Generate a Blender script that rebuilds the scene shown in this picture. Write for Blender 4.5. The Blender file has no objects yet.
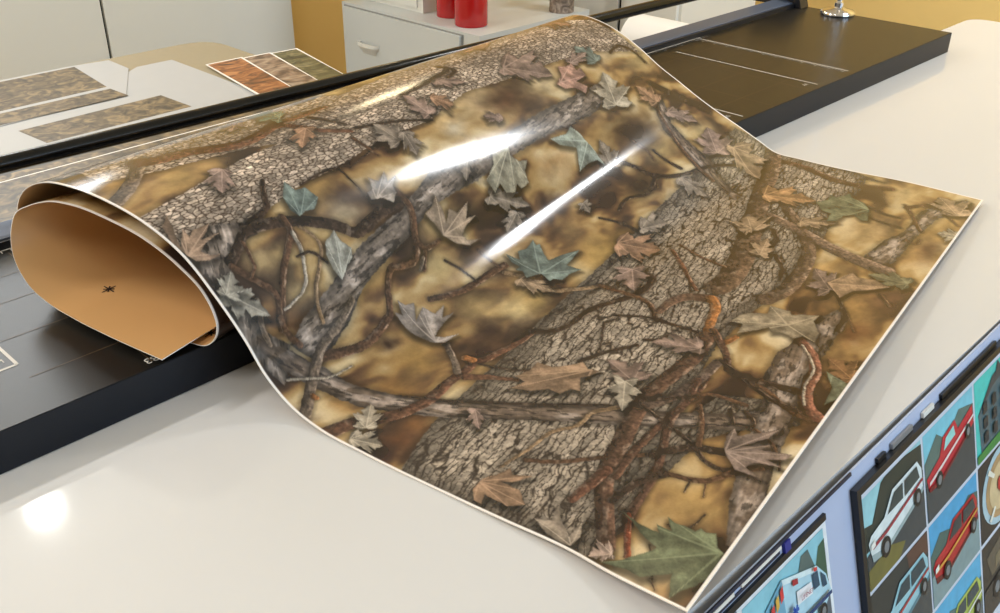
import bpy, bmesh, math
import numpy as np
from mathutils import Vector, Matrix

# ------------------------------------------------------------------ frame
# X runs along the cutter, Y away from the camera, Z up from the floor (metres).
K = 0.5            # modelling unit (camera height above the table) in metres
TZ = 0.9           # table top height
def W(a, b, z=0.0): return Vector((a * K, b * K, TZ + z * K))
C = bpy.context.scene.collection
sc = bpy.context.scene

# ------------------------------------------------------------------ materials
def lin(c):
    o = []
    for v in c[:3]:
        v = v / 255.0
        o.append(v / 12.92 if v <= 0.04045 else ((v + 0.055) / 1.055) ** 2.4)
    return (o[0], o[1], o[2], 1.0)
MATS = {}
def mat(name, col, rough=0.5, metal=0.0, spec=0.5, var=0.06, scale=30.0, bump=0.0, bscale=200.0, coat=0.0, stretch=None):
    if name in MATS: return MATS[name]
    m = bpy.data.materials.new(name); m.use_nodes = True
    nt = m.node_tree; b = nt.nodes['Principled BSDF']
    b.inputs['Roughness'].default_value = rough; b.inputs['Metallic'].default_value = metal
    b.inputs['Specular IOR Level'].default_value = spec
    b.inputs['Coat Weight'].default_value = coat; b.inputs['Coat Roughness'].default_value = 0.08
    tc = nt.nodes.new('ShaderNodeTexCoord'); n = nt.nodes.new('ShaderNodeTexNoise')
    n.inputs['Scale'].default_value = scale; n.inputs['Detail'].default_value = 4
    src = tc.outputs['Object']
    if stretch:
        mp = nt.nodes.new('ShaderNodeMapping'); mp.inputs['Scale'].default_value = stretch
        nt.links.new(src, mp.inputs['Vector']); src = mp.outputs['Vector']
    nt.links.new(src, n.inputs['Vector'])
    mix = nt.nodes.new('ShaderNodeMix'); mix.data_type = 'RGBA'
    c = lin(col)
    mix.inputs['A'].default_value = tuple(max(0, v * (1 - var)) for v in c[:3]) + (1,)
    mix.inputs['B'].default_value = tuple(min(1, v * (1 + var)) for v in c[:3]) + (1,)
    nt.links.new(n.outputs['Fac'], mix.inputs['Factor'])
    nt.links.new(mix.outputs['Result'], b.inputs['Base Color'])
    if bump:
        n2 = nt.nodes.new('ShaderNodeTexNoise'); n2.inputs['Scale'].default_value = bscale
        nt.links.new(src, n2.inputs['Vector'])
        bp = nt.nodes.new('ShaderNodeBump'); bp.inputs['Strength'].default_value = bump; bp.inputs['Distance'].default_value = 0.001
        nt.links.new(n2.outputs['Fac'], bp.inputs['Height']); nt.links.new(bp.outputs['Normal'], b.inputs['Normal'])
    MATS[name] = m
    return m

# ------------------------------------------------------------------ mesh helpers
def link(o, parent=None):
    C.objects.link(o)
    if parent: o.parent = parent
    return o
def tag(o, label=None, cat=None, group=None, kind=None):
    if label: o['label'] = label
    if cat: o['category'] = cat
    if group: o['group'] = group
    if kind: o['kind'] = kind
    return o
def obj(name, bm, m, parent=None, smooth=False, bevel=0.0):
    me = bpy.data.meshes.new(name)
    if bevel:
        bmesh.ops.bevel(bm, geom=[e for e in bm.edges if e.is_manifold and e.calc_face_angle(0) > 0.5], offset=bevel, segments=2, profile=0.7, affect='EDGES')
    bmesh.ops.recalc_face_normals(bm, faces=bm.faces)
    bm.to_mesh(me); bm.free()
    for x in (m if isinstance(m, (list, tuple)) else [m]): me.materials.append(x)
    if smooth:
        me.polygons.foreach_set('use_smooth', [True] * len(me.polygons))
        try: me.set_sharp_from_angle(angle=0.7)
        except Exception: pass
    o = bpy.data.objects.new(name, me)
    return link(o, parent)
def empty(name, loc=(0, 0, 0)):
    o = bpy.data.objects.new(name, None); o.location = loc; o.empty_display_size = 0.05
    return link(o)
def rel(o, p):   # parent keeping the world placement of geometry written in world coordinates
    o.parent = p; o.matrix_parent_inverse = Matrix.Translation(-Vector(p.location))
    return o
def hexa(bm, p, mi=0):      # 8 corners: bottom loop, top loop
    v = [bm.verts.new(q) for q in p]
    for f in ((0, 3, 2, 1), (4, 5, 6, 7), (0, 1, 5, 4), (1, 2, 6, 5), (2, 3, 7, 6), (3, 0, 4, 7)):
        fc = bm.faces.new([v[i] for i in f]); fc.material_index = mi
def box(bm, a0, a1, b0, b1, z0, z1, mi=0):
    hexa(bm, [W(a0, b0, z0), W(a1, b0, z0), W(a1, b1, z0), W(a0, b1, z0), W(a0, b0, z1), W(a1, b0, z1), W(a1, b1, z1), W(a0, b1, z1)], mi)
def prism(bm, pts, z0, z1, mi=0):    # polygon in (a,b), extruded in z
    lo = [bm.verts.new(W(a, b, z0)) for a, b in pts]; hi = [bm.verts.new(W(a, b, z1)) for a, b in pts]
    n = len(pts)
    bm.faces.new(lo[::-1]).material_index = mi; bm.faces.new(hi).material_index = mi
    for i in range(n): bm.faces.new([lo[i], lo[(i + 1) % n], hi[(i + 1) % n], hi[i]]).material_index = mi
def extr(bm, prof, a0, a1, mi=0):    # profile in (b,z), extruded along a
    lo = [bm.verts.new(W(a0, b, z)) for b, z in prof]; hi = [bm.verts.new(W(a1, b, z)) for b, z in prof]
    n = len(prof)
    bm.faces.new(lo).material_index = mi; bm.faces.new(hi[::-1]).material_index = mi
    for i in range(n): bm.faces.new([lo[i], hi[i], hi[(i + 1) % n], lo[(i + 1) % n]]).material_index = mi
def lathe(bm, cx, cy, prof, n=40, mi=0):      # prof: (radius, z) metres, about the vertical through (cx,cy)
    rings = []
    for r, z in prof:
        if r < 1e-6: rings.append([bm.verts.new((cx, cy, z))])
        else: rings.append([bm.verts.new((cx + r * math.cos(2 * math.pi * i / n), cy + r * math.sin(2 * math.pi * i / n), z)) for i in range(n)])
    for r0, r1 in zip(rings, rings[1:]):
        for i in range(n):
            j = (i + 1) % n
            if len(r0) == 1 and len(r1) == 1: continue
            if len(r0) == 1: f = [r0[0], r1[i], r1[j]]
            elif len(r1) == 1: f = [r0[i], r0[j], r1[0]]
            else: f = [r0[i], r0[j], r1[j], r1[i]]
            bm.faces.new(f).material_index = mi
def tube(bm, pts, r, n=16, mi=0, cap=True):
    pts = [Vector(p) for p in pts]; rings = []
    for i, p in enumerate(pts):
        d = (pts[min(i + 1, len(pts) - 1)] - pts[max(i - 1, 0)]).normalized()
        up = Vector((0, 0, 1)) if abs(d.z) < 0.9 else Vector((1, 0, 0))
        x = d.cross(up).normalized(); y = d.cross(x)
        rings.append([bm.verts.new(p + r * (math.cos(2 * math.pi * k / n) * x + math.sin(2 * math.pi * k / n) * y)) for k in range(n)])
    for r0, r1 in zip(rings, rings[1:]):
        for k in range(n): bm.faces.new([r0[k], r0[(k + 1) % n], r1[(k + 1) % n], r1[k]]).material_index = mi
    if cap: bm.faces.new(rings[0][::-1]).material_index = mi; bm.faces.new(rings[-1]).material_index = mi
def rounded(pts_r, seg=6):   # polygon with corner radii [(a,b,r)]
    out = []; n = len(pts_r)
    for i in range(n):
        p = Vector(pts_r[i][:2]); r = pts_r[i][2]
        if r <= 0: out.append((p.x, p.y)); continue
        q0 = Vector(pts_r[i - 1][:2]); q1 = Vector(pts_r[(i + 1) % n][:2])
        s = p + (q0 - p).normalized() * r; e = p + (q1 - p).normalized() * r
        for k in range(seg + 1):
            t = k / seg
            w = (1 - t) ** 2 * s + 2 * t * (1 - t) * p + t * t * e
            out.append((w.x, w.y))
    return out
def text(name, s, size, m, M, parent, label=None):
    cu = bpy.data.curves.new(name, 'FONT'); cu.body = s; cu.size = size; cu.extrude = 0.00003; cu.align_x = 'CENTER'; cu.align_y = 'CENTER'
    f = bpy.data.objects.new(name, cu); C.objects.link(f)
    me = bpy.data.meshes.new_from_object(f.evaluated_get(bpy.context.evaluated_depsgraph_get()))
    bpy.data.objects.remove(f); bpy.data.curves.remove(cu)
    me.transform(M); me.materials.clear(); me.materials.append(m)
    o = link(bpy.data.objects.new(name, me)); rel(o, parent)
    if label: o['label'] = label
    return o

PRINT_SAT = .82; PRINT_GAIN = .97; WORLD = 0.25; EXPO = -0.85

# ------------------------------------------------------------------ numpy noise
def _h(ix, iy, seed):
    x = ix.astype(np.int64) & 0xFFFFFFFF; y = iy.astype(np.int64) & 0xFFFFFFFF
    h = (x * 374761393 + y * 668265263 + seed * 1442695041) & 0xFFFFFFFF
    h = ((h ^ (h >> 13)) * 1274126177) & 0xFFFFFFFF
    h = h ^ (h >> 16)
    return (h & 0xFFFFFF).astype(np.float32) / 16777215.0
def vnoise(x, y, seed=0):
    ix = np.floor(x); iy = np.floor(y); fx = (x - ix).astype(np.float32); fy = (y - iy).astype(np.float32)
    ix = ix.astype(np.int64); iy = iy.astype(np.int64)
    fx = fx * fx * (3 - 2 * fx); fy = fy * fy * (3 - 2 * fy)
    a = _h(ix, iy, seed); b = _h(ix + 1, iy, seed); c = _h(ix, iy + 1, seed); d = _h(ix + 1, iy + 1, seed)
    return (a * (1 - fx) + b * fx) * (1 - fy) + (c * (1 - fx) + d * fx) * fy
def fbm(x, y, seed=0, o=4):
    s = np.zeros(x.shape, np.float32); a = 0.5; t = 0
    for i in range(o):
        s += a * vnoise(x, y, seed + i * 17); t += a; a *= 0.5; x = x * 2.03 + 3.1; y = y * 2.03 + 7.7
    return s / t
def worley(x, y, seed=0, jit=0.85):
    ix = np.floor(x).astype(np.int64); iy = np.floor(y).astype(np.int64)
    f1 = np.full(x.shape, 9.0, np.float32); f2 = f1.copy(); cid = np.zeros(x.shape, np.float32)
    for dx in (-1, 0, 1):
        for dy in (-1, 0, 1):
            cx = ix + dx; cy = iy + dy
            px = cx + 0.5 + jit * (_h(cx, cy, seed) - 0.5); py = cy + 0.5 + jit * (_h(cx, cy, seed + 5) - 0.5)
            d = np.hypot(x - px, y - py).astype(np.float32)
            n = d < f1
            f2 = np.where(n, f1, np.minimum(f2, d)); cid = np.where(n, _h(cx, cy, seed + 9), cid); f1 = np.where(n, d, f1)
    return f1, f2, cid
def sst(e0, e1, x):
    t = np.clip((x - e0) / (e1 - e0), 0, 1); return t * t * (3 - 2 * t)
def sdf(px, py, poly):     # signed distance, negative inside
    d = np.full(px.shape, 1e9, np.float32); ins = np.zeros(px.shape, bool)
    n = len(poly)
    for i in range(n):
        ax, ay = poly[i]; bx, by = poly[(i + 1) % n]
        ex, ey = bx - ax, by - ay; L = ex * ex + ey * ey + 1e-9
        t = np.clip(((px - ax) * ex + (py - ay) * ey) / L, 0, 1)
        d = np.minimum(d, (px - ax - t * ex) ** 2 + (py - ay - t * ey) ** 2)
        c = ((ay > py) != (by > py)) & (px < (bx - ax) * (py - ay) / (by - ay + 1e-12) + ax)
        ins ^= c
    d = np.sqrt(d); return np.where(ins, -d, d)

# ------------------------------------------------------------------ the sheet's shape (g along width, h along length, z) in K units
DEL = 0.15634       # the sheet lies this much askew of the cutter (radians)
NEAR = [(0.88,0.319,0.05),(0.895,0.383,0.034),(0.908,0.444,0.021),(0.923,0.524,0.011),(0.925,0.642,0.005),(0.925,0.755,0.0025),(0.924,0.835,0.0025),(0.925,0.92,0.003),(0.927,1.013,0.006),(0.932,1.092,0.024),(0.93,1.138,0.063),(0.925,1.176,0.126),(0.918,1.225,0.193),(0.91,1.292,0.262),(0.9,1.364,0.302),(0.893,1.446,0.322),(0.888,1.538,0.328),(0.883,1.624,0.319),(0.88,1.66,0.306),(0.877,1.69,0.287),(0.874,1.712,0.26),(0.872,1.722,0.23),(0.872,1.72,0.185),(0.872,1.7,0.135),(0.872,1.65,0.096),(0.878,1.58,0.0835),(0.895,1.4,0.0815),(0.908,1.305,0.0815),(0.912,1.268,0.0865),(0.912,1.252,0.0964),(0.912,1.233,0.119),(0.912,1.226,0.1431),(0.912,1.232,0.1696),(0.912,1.253,0.2008),(0.91,1.299,0.2321),(0.905,1.38,0.2659),(0.9,1.469,0.2808),(0.893,1.562,0.2868),(0.885,1.641,0.2763),(0.875,1.676,0.2637),(0.862,1.711,0.2411),(0.85,1.713,0.2161),(0.835,1.701,0.1723),(0.827,1.672,0.14),(0.826,1.645,0.118),(0.83,1.612,0.1),(0.83,1.535,0.0915),(0.829,1.427,0.0912),(0.83,1.279,0.095)]
FAR0 = [(2.618,0.326,0.016),(2.651,0.542,0.008),(2.655,0.676,0.003),(2.657,0.82,0.004),(2.658,0.897,0.008),(2.643,0.938,0.034),(2.622,0.995,0.071),(2.615,1.059,0.102),(2.61,1.124,0.135),(2.605,1.189,0.172),(2.605,1.257,0.207),(2.6,1.324,0.251),(2.595,1.391,0.288),(2.59,1.457,0.312),(2.585,1.524,0.321)]
NEAR = np.array(NEAR); FAR0 = np.array(FAR0)
_d = FAR0[-1] - NEAR[16]; _d[0] = 0
_t = NEAR[17:].copy(); _t[:, 1] += _d[1]; _t[:, 2] += _d[2] * np.clip((_t[:, 2] - .09) / .2, 0, 1) + .0015; _t[:, 0] += FAR0[-1][0] - NEAR[16][0]
_t[:, 1] = np.where(_t[:, 1] > 1.524, 1.524 + (_t[:, 1] - 1.524) * .42, 1.524 - (1.524 - _t[:, 1]) * .27)
_q = np.arange(len(_t)) >= 10
_t[:, 2] = np.where(_q & (_t[:, 2] > .092), .092 + (_t[:, 2] - .092) * .80, _t[:, 2])
FARP = np.vstack([FAR0, _t])
def spline(P):
    d = np.linalg.norm(np.diff(P, axis=0), axis=1); T = np.concatenate([[0], np.cumsum(d)])
    m = np.zeros_like(P)
    for i in range(len(P)):
        if i == 0: m[i] = (P[1] - P[0]) / d[0]
        elif i == len(P) - 1: m[i] = (P[-1] - P[-2]) / d[-1]
        else:
            a = (P[i] - P[i-1]) / d[i-1]; b = (P[i+1] - P[i]) / d[i]; m[i] = (a * d[i] + b * d[i-1]) / (d[i] + d[i-1])
    x = np.linspace(0, T[-1], 6000); k = np.clip(np.searchsorted(T, x, side='right') - 1, 0, len(d) - 1)
    h = d[k][:, None]; t = ((x - T[k]) / d[k])[:, None]
    Q = (2*t**3 - 3*t**2 + 1) * P[k] + (t**3 - 2*t**2 + t) * h * m[k] + (-2*t**3 + 3*t**2) * P[k+1] + (t**3 - t**2) * h * m[k+1]
    return np.concatenate([[0], np.cumsum(np.linalg.norm(np.diff(Q, axis=0), axis=1))]), Q
LN, QN = spline(NEAR); LF, QF = spline(FARP)
sNc = LN[QN[:, 2].argmax()]; sFc = LF[QF[:, 2].argmax()]
def surf(s, t):           # world coordinates (metres)
    sf = np.where(s < sNc, s * sFc / sNc, sFc + (s - sNc) * (LF[-1] - sFc) / (LN[-1] - sNc))
    N = np.stack([np.interp(s, LN, QN[:, i]) for i in range(3)], -1)
    Fp = np.stack([np.interp(sf, LF, QF[:, i]) for i in range(3)], -1)
    P = N * (1 - t)[..., None] + Fp * t[..., None]
    g, h, z = P[..., 0], P[..., 1], P[..., 2]
    z = z + .016 * (.5 * np.exp(-((s - 1.01) / .1) ** 2) - np.exp(-((s - .89) / .1) ** 2)) * np.sin(np.pi * np.clip(t, 0, 1) ** 1.2) ** 2
    c, n = math.cos(DEL), math.sin(DEL)
    return np.stack([(g * c - h * n) * K, (g * n + h * c) * K, TZ + z * K], -1)

# ------------------------------------------------------------------ the printed woodland picture, in sheet millimetres (u along length, v across)
TRUNKS=[
('scale',[760.9,17.6,711.2,10.6,717,55.2,728,149.2,732.6,223.3,734.5,310.6,685.4,349,696.5,422.4,723,528.7,721.6,606.1,720.1,683.4,701.8,775.8,675.3,819.7,653.2,856.2,598.4,857.7,558.5,858.7,592.2,760.4,597.8,655,597.8,549.5,602.5,477.3,581.7,383.8,584.1,333.4,583.6,259.5,575.3,212.7,622.6,220.8,639,169.2,648.1,114.5,653.7,73.5,669.9,20.4,778.2,43.3],[687.3,33.6,645.9,611.9]),
('scale',[598,-8.3,608.3,62.3,617.2,99.9,625.4,142.6,631.4,215.9,631.3,290.2,628.5,387,604.6,430.9,581.7,383.8,581.4,296.8,569.7,213.9,566.7,161.2,557.2,111.9,553,76.8,536.3,38.1,553.9,25.4,547.6,-7.4,572.2,-10.6],[576.2,35.3,597.4,349.3]),
('gray',[564.6,41.1,554.9,72.6,555.6,100.2,539.6,90.1,536.9,63.3,526.6,45.1,517.6,30.8,509.6,13,491.2,19.1,459.5,20.8,435.6,38.3,407.8,10.4,425.2,4.5,451,1,474.3,0.5,508.4,4.2,539.1,1.4,549.9,-2.2],[551.5,57.5,464.5,10.4]),
('gray',[476.6,138,484.3,166,495,215.9,497.2,241.6,521.4,315.5,522.1,399.5,522.5,450.2,532.3,549.8,534.9,638.9,538.4,710.5,505.4,697.8,498.3,629.3,501.3,558.7,498.8,487.1,495.8,420.4,490.1,371.1,489.9,328.2,487,281.5,470.2,224.8,455.1,161.7,446.9,141.2,427.5,110,414.6,78.9,408.6,54.2,425.7,43.4,435.6,38.3,446.8,58.2,458.8,89.9,467.6,119.6],[430.4,59.5,517,578.3]),
('furrow',[262.7,0,271.6,25.4,282.8,65,289.3,112.3,293.8,163.6,298.4,210.6,306.6,275.4,313.7,353.9,317.7,402.1,322.3,465.5,331.5,521.5,338.6,584.2,343.4,646.6,354.2,738.2,366.7,807.1,370.8,857.3,331.9,871.8,304.5,873.9,264.8,875,187.1,870,130.6,845.9,155.4,844.2,148,788,153.4,731.9,134.2,605.6,135.4,568.9,124.7,485.2,136.1,407.5,137.3,321.8,125.4,244.1,112.2,169,103.8,109.4,98.7,40.9,88.5,2.3,128.2,-3.3,163.6,-3,211.1,-2.3],[246.6,30.6,354,716.8]),
('furrow',[125.7,172.4,107,202.9,98,246.8,55.3,266.5,28.2,273.6,16.3,244.3,35.2,220.7,59.4,209.3,82.9,176.1,85.6,125.6,93.3,104.7,88,79.3,84.6,27.7,102.5,40.8,106.4,110.6],[101.4,69.5,87.7,225.8]),
('log',[460.9,13.6,442.4,24.7,428.9,37.2,401.5,54.1,368.6,63.1,332.1,80.5,302.5,96.1,255,126.1,198.6,160.5,148.7,188.4,131.2,192.3,85,220.3,26.4,269.1,19.2,244.3,73,200.3,120.7,172.1,149.3,157,185,138.5,221.9,116.4,261.9,91.3,285.7,75.5,314.7,60.3,350.1,44,384.8,34.4,413.7,21.4,442.8,9.6],[412,32.2,158.1,169.3]),
('log',[13.5,89.6,24,114.3,33.3,144.7,47.1,199.8,52.6,231.2,62.6,271.5,76.4,300.2,82,347.8,77,367.2,73.9,429.2,58.6,470.1,47.4,451.5,40.6,390.6,40.7,357,44.3,320.9,31.3,281.2,21.1,232.7,12.2,172.6,3.6,145,-2.3,94.1,-2.3,71.4,5.2,72.9],[8.8,103,50.8,329.4]),
('log',[78.6,588.1,79.8,606.2,72.4,664.4,59.5,701.3,60.1,775.1,46.4,812.9,19.3,854,6.8,834.7,25.3,792.9,35.5,762.3,42.7,691.9,43.5,611.8,53.7,586.5],[71,584,39.7,797.9]),
('log',[473.3,775.4,470,794.7,431.2,762.9,391,751.4,351.5,742.6,305.9,712.1,273.7,691.5,275.7,673.8,314.9,698.2,347.7,705.8,391.5,728.8,430.1,737.9,454.9,754.1],[465.6,778.9,295.3,699.7]),
]
BRANCHES=[
((110,92,76),[628.9,2.9,641,26.6,665.5,56.1,690.5,81],14.6,12.9),
((108,70,50),[685.5,73.8,678.1,82.2,674.4,107.8,670.4,124.8,657.1,143.8,650.2,169.5,655.2,199.1,664.6,228.8,643.9,243.5,625.3,252.9,608.6,280.1],23.4,6.5),
((108,70,50),[667,227.2,665.2,266,666,305.1],12.6,6.9),
((62,46,36),[654.5,269.7,621.9,287.4],7.6,5.1),
((62,46,36),[610.2,289.9,598.7,342.2,580.7,386.2],5.4,3.7),
((62,46,36),[569.7,213.9,571.1,196.5,566.7,161.2],3.7,2.1),
((62,46,36),[575.3,281.6,562.9,228.8],2.1,1.6),
((62,46,36),[565.2,216.4,533.1,216.2],3,2.2),
((96,66,46),[597.8,270.9,564.5,274.2],5.4,3.6),
((62,46,36),[636.1,400.2,645.5,464,648.9,498,658.1,514.1,666.3,510.4],9,7.6),
((62,46,36),[652.3,516.2,643,512.6,638.8,490.8],7.4,7.8),
((62,46,36),[588.6,133.6,566.5,113.5,557,109.2,550.3,82.7,544,66,528.5,43.1,524.7,34.2],4.6,10.8),
((62,46,36),[545,69.3,542.3,103.9,527.5,139.2,511.3,163.8,496,174.7,504,208.8,508.2,236,507.3,254.5],11.9,13.7),
((96,66,46),[543.1,113.7,525.9,111.2,507.7,86.8,488.5,67.3,457.1,43.1],7.1,6.8),
((175,160,140),[525.9,111.2,506.6,107.8,484.6,93.4,478.1,90.7,469.8,75.2,465.2,52.7],4.7,2.7),
((150,118,84),[527.1,122.8,505,133.3,486.5,114.8,470.6,95.2,455.2,85.9,438.7,82.2],3.8,4.5),
((62,46,36),[502.8,98.1,503.3,115.6,486,123.8],2.8,3.7),
((96,66,46),[520,32.7,498.6,44.8,482.6,56.4,463.4,45.3,451.3,37.8],6.6,6),
((96,66,46),[536.7,58.3,516.1,54.2,511.3,52.7,504.1,42.1],4.3,2.6),
((96,66,46),[431.1,47.5,448,40.5,460.6,44.4],7.3,6.3),
((110,92,76),[484.5,33.7,459.5,20.8,444.6,20.1],5.9,5.1),
((96,66,46),[520.1,255.4,496.2,260.2,473,241.8,454,229.7,445.9,220,448.8,198.8,454.4,188,439.2,171.8,420.2,160.5,409.9,150.7],9.1,7.5),
((96,66,46),[411.6,152.4,400.9,120.5,399.7,98.5,407.5,72.5,413.4,55.9],8.6,10.8),
((110,92,76),[443.2,124.4,428.2,97,423.3,73.3,415,57.2,388.5,21.9,374.1,3.5],7,11.4),
((96,66,46),[462.9,237.5,451.9,241,453.7,267.4],7.1,5.2),
((96,66,46),[450.1,239.5,433.9,224.7],5,5),
((110,92,76),[436,220.1,445.6,232.6],3.5,4.7),
((96,66,46),[404,205.6,398.1,223.3,391.7,249.1,391.9,283.7,392.5,302.3,391,318.7],7.3,9),
((62,46,36),[432.2,257.7,416.1,267.4,395.2,270.3],3.7,3.1),
((96,66,46),[423.5,306.6,394.6,310.3],3.3,3.3),
((150,118,84),[382.5,308,364.7,321.4],7.3,5.5),
((150,118,84),[325.7,322.6,308.2,345.4,295.5,366],7.5,5.6),
((108,70,50),[345.1,-4.1,339,23.5,320.2,47.1,310.7,68.9,306.4,91.1,311.7,126.3,308.8,145,312.6,165.2],16.9,8.8),
((108,70,50),[313,162.7,306.3,172.7,303.4,192.8,299.4,212.1,297.6,244],9.5,5.3),
((62,46,36),[299.1,242.7,282.9,258,277.1,277,277.9,317,265.3,347.3,251.5,376.7,253.7,403.2,257.7,417.6,265.6,420.5],7.5,9.2),
((108,70,50),[304,138.7,285.9,153,262.9,163.8],9.7,4.9),
((62,46,36),[306,164.3,273.1,175,261.2,185.8],3.3,3.4),
((110,92,76),[348.8,168.3,326,151.9,314.6,140.3],6.2,7.6),
((175,160,140),[410.6,15.2,401.2,34.9,393.7,46.7,390.1,59.9,389.7,76.6],2.9,2),
((172,106,54),[322.1,163.8,315.7,164.8],9.2,9.2),
((172,106,54),[385.6,24,382.3,24.6],5.5,5.5),
((96,66,46),[295.5,366,265.5,368.9,240.8,368.3,225.6,357.9,214,340.4],8.5,6.4),
((62,46,36),[213,338.5,173.3,338.5,154.7,336.3],7.7,5.5),
((62,46,36),[233.3,225.5,222.2,253.4,203.2,282.6],6.1,5.1),
((62,46,36),[250.4,321.7,232.8,332.1,214,340.4],4.2,4.2),
((62,46,36),[252.3,302.7,228,253.7],3,2),
((62,46,36),[331.1,79.3,299.5,96.6,239,133.8,173,178],3,3.1),
((150,118,84),[201.9,51,195.6,87.8,195.3,110.2,192.8,118.8,181.1,132.2,179.4,145.9,182.1,158.7,164.1,180.1],3.3,5.9),
((96,66,46),[190.5,70,172.3,79.3,156.2,91.7,142.1,107.4,109.1,132.6,78.5,167.6],5.3,5.1),
((62,46,36),[430.9,611.9,405.8,627.8,377.8,631.2,355.8,668,346.6,724.7,322.6,769.1],9.2,6.7),
((62,46,36),[376.5,629.1,358.8,589.4,377.3,556.6,367.2,523.7],5.2,5.1),
((62,46,36),[413.8,682.5,390.8,679.5,367.6,682.5],4.7,7.8),
((96,66,46),[443.4,667.6,418.1,675.2,400.2,664.5],4.8,3.9),
((62,46,36),[323.8,503.6,352.1,502.1,373.1,488.6],6.7,4.5),
((62,46,36),[498.8,808.5,467.6,828.6,430.5,848,416.6,850.3],15.6,10.4),
((62,46,36),[576.3,794,586.6,830.4,567,846.5,539.7,846.3],4.4,7.8),
((96,66,46),[469.3,769.5,369.1,713.7,324.4,700.1],6.4,7.2),
((96,66,46),[290.4,841.7,244.2,842.8,213.3,828.4,188.1,818.9,149.3,817,116.9,828.5],15.6,13),
((62,46,36),[134.6,755.3,111.6,746.4,95.7,738.1,76.5,740.4],7.8,5.2),
((62,46,36),[116.4,720.2,94.3,712.8,67.3,710.1],5.2,5.2),
((96,66,46),[83.4,785.8,71.1,767.1,50.8,729,41.4,714],5.1,6.3),
((96,66,46),[79.4,776.8,61,802.1,35.1,805.3],7.8,7.8),
((96,66,46),[35.8,689.7,36.9,671.8,51.5,678.9],4.2,4.9),
((96,66,46),[29.9,785.6,6.9,760.4],4.1,4.1),
((102,78,60),[306.5,870.6,278.3,802.9,260.2,726.6,239,661.6,219.1,594.4,195.4,517.3,186.6,456.9,190.5,437],24.5,30.5),
((106,82,64),[242.7,740.3,220.3,703.1,186.9,660.5,152.5,611.2,132.5,567.5,125.3,510.8,124,468.8,135.1,439.8],13,20.7),
((122,96,78),[217.9,654,168.3,632.7,133.2,609.6,93.9,593.1,46.3,582.2],17.1,24.4),
((96,66,46),[271.9,510.4,238.6,496.2,204,489.6],4,4.5),
((108,70,50),[273.4,492.8,241,460.1,222.3,437.8,206.5,420.3],5.6,5.1),
((62,46,36),[198.1,616.3,181.8,592.4,181.1,565.9],8.2,5.7),
((62,46,36),[168.8,551.1,148,523.5,139.4,493.1],6.7,4.4),
((112,82,64),[217.4,353.3,217.4,385.1,205.7,404.2,183.3,411.4],9.3,18.2),
((172,106,54),[185.1,412.9,172.2,400.1,165.5,373.4,157.3,344.2],13,9.2),
((172,106,54),[134.8,330.3,128.9,350.4],8.7,7.2),
((94,66,50),[154.7,336.3,148.7,307.7,146.9,280.1,151.4,239.4,154.1,209.7,145.7,168.3,136.6,130.7,132,102.8,120.6,75.1,102.2,47.9,83.8,20.7],18.4,15.2),
((104,66,48),[129.4,95.1,131,72.7,133.2,49.2],11.5,8.5),
((92,62,46),[121.2,265.1,117.9,239.1,120.1,203.3,122.2,165.8,123.6,127.7,118.9,91.3],8.9,7.1),
((92,62,46),[154,351.1,125.1,318.3,109.8,289.3],9,7.7),
((100,80,68),[123.8,297.1,124.4,258.9,134,213.1,146.6,193.5],11,11.5),
((88,60,46),[126.7,257.4,119,222.9,119.7,185.2,100.7,138.5,91.9,105.7,88.5,70.4,84.5,51.4],8.4,8.4),
((130,62,38),[87.2,58.9,64.9,21.8],5.6,5.6),
((62,46,36),[149.5,193.5,117,178.1,82.8,166.2],4.7,4.8),
((62,46,36),[84.8,168.1,77.5,160.1,62.9,150.9,46.4,150.4,33.9,159.5],4.7,6.5),
((96,66,46),[87.2,119.8,57.2,127,45.2,140.4,36.8,157.8,22,169.9],6.2,7.8),
((62,46,36),[65.5,124.6,62.6,108.7],2.6,1.7),
((96,66,46),[51.8,127.4,46.5,111.8],1.7,1.2),
((62,46,36),[109.1,132.6,86.4,163.6,59.2,172.4],7.5,10.9),
((62,46,36),[106.6,65.7,100.2,99.7,88.7,117.2],7.8,9.1),
((96,66,46),[106.4,221.9,91.3,196.1,81.2,169],4.6,6.3),
((62,46,36),[80,231.3,67.9,212.5],5.7,4.7),
((62,46,36),[67.1,236.5,52.9,227.4,51.6,215.9],5.9,3.8),
((96,66,46),[117.5,223.9,111,241.8,95.1,245.1,71.7,246.4],3.9,6.2),
((96,66,46),[105.1,288.3,73.4,284,31.8,258.4,11.5,256],7.9,7.4),
((62,46,36),[123.8,301.5,88.9,283.2,55.3,266.5,24,263.1],5.5,6.1),
((62,46,36),[101.2,286.8,70.7,289.9,36.3,293.6],6.7,11.8),
((140,86,66),[72.1,382.1,53.1,367.1,35.3,334.7,34,302.9,23.5,276.4,6.5,262.6],11,12.8),
((175,160,140),[66.7,374.2,45.3,349.9,37.8,333.2,37.1,303,25,275.5],3,2.8),
((62,46,36),[71.6,493.5,47.4,451.5,45.9,422.7],3.5,8.9),
((96,66,46),[51.8,464,30.3,427.6],2.3,1.7),
((96,66,46),[32.8,521.5,15.6,502.5],5.9,4.4),
((62,46,36),[143.7,216.5,153.2,196.8,120.3,229.7],4.2,4.7),
((62,46,36),[201.3,295.6,187.5,305.1,188,319],5.8,3.6),
((96,66,46),[185.8,218.5,204.7,247.9],1.9,1.9),
((96,66,46),[55.9,41.4,36.4,11.7],1.5,2.3),
((96,66,46),[37.7,10.9,29.7,4.7],2.3,0.8),
((96,66,46),[47.9,216.5,23.8,205.6,6.4,176.1],4.9,2.6),
((62,46,36),[35.2,93.7,37.3,72.3,54.9,67.9],1.8,1.7),
]
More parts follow.
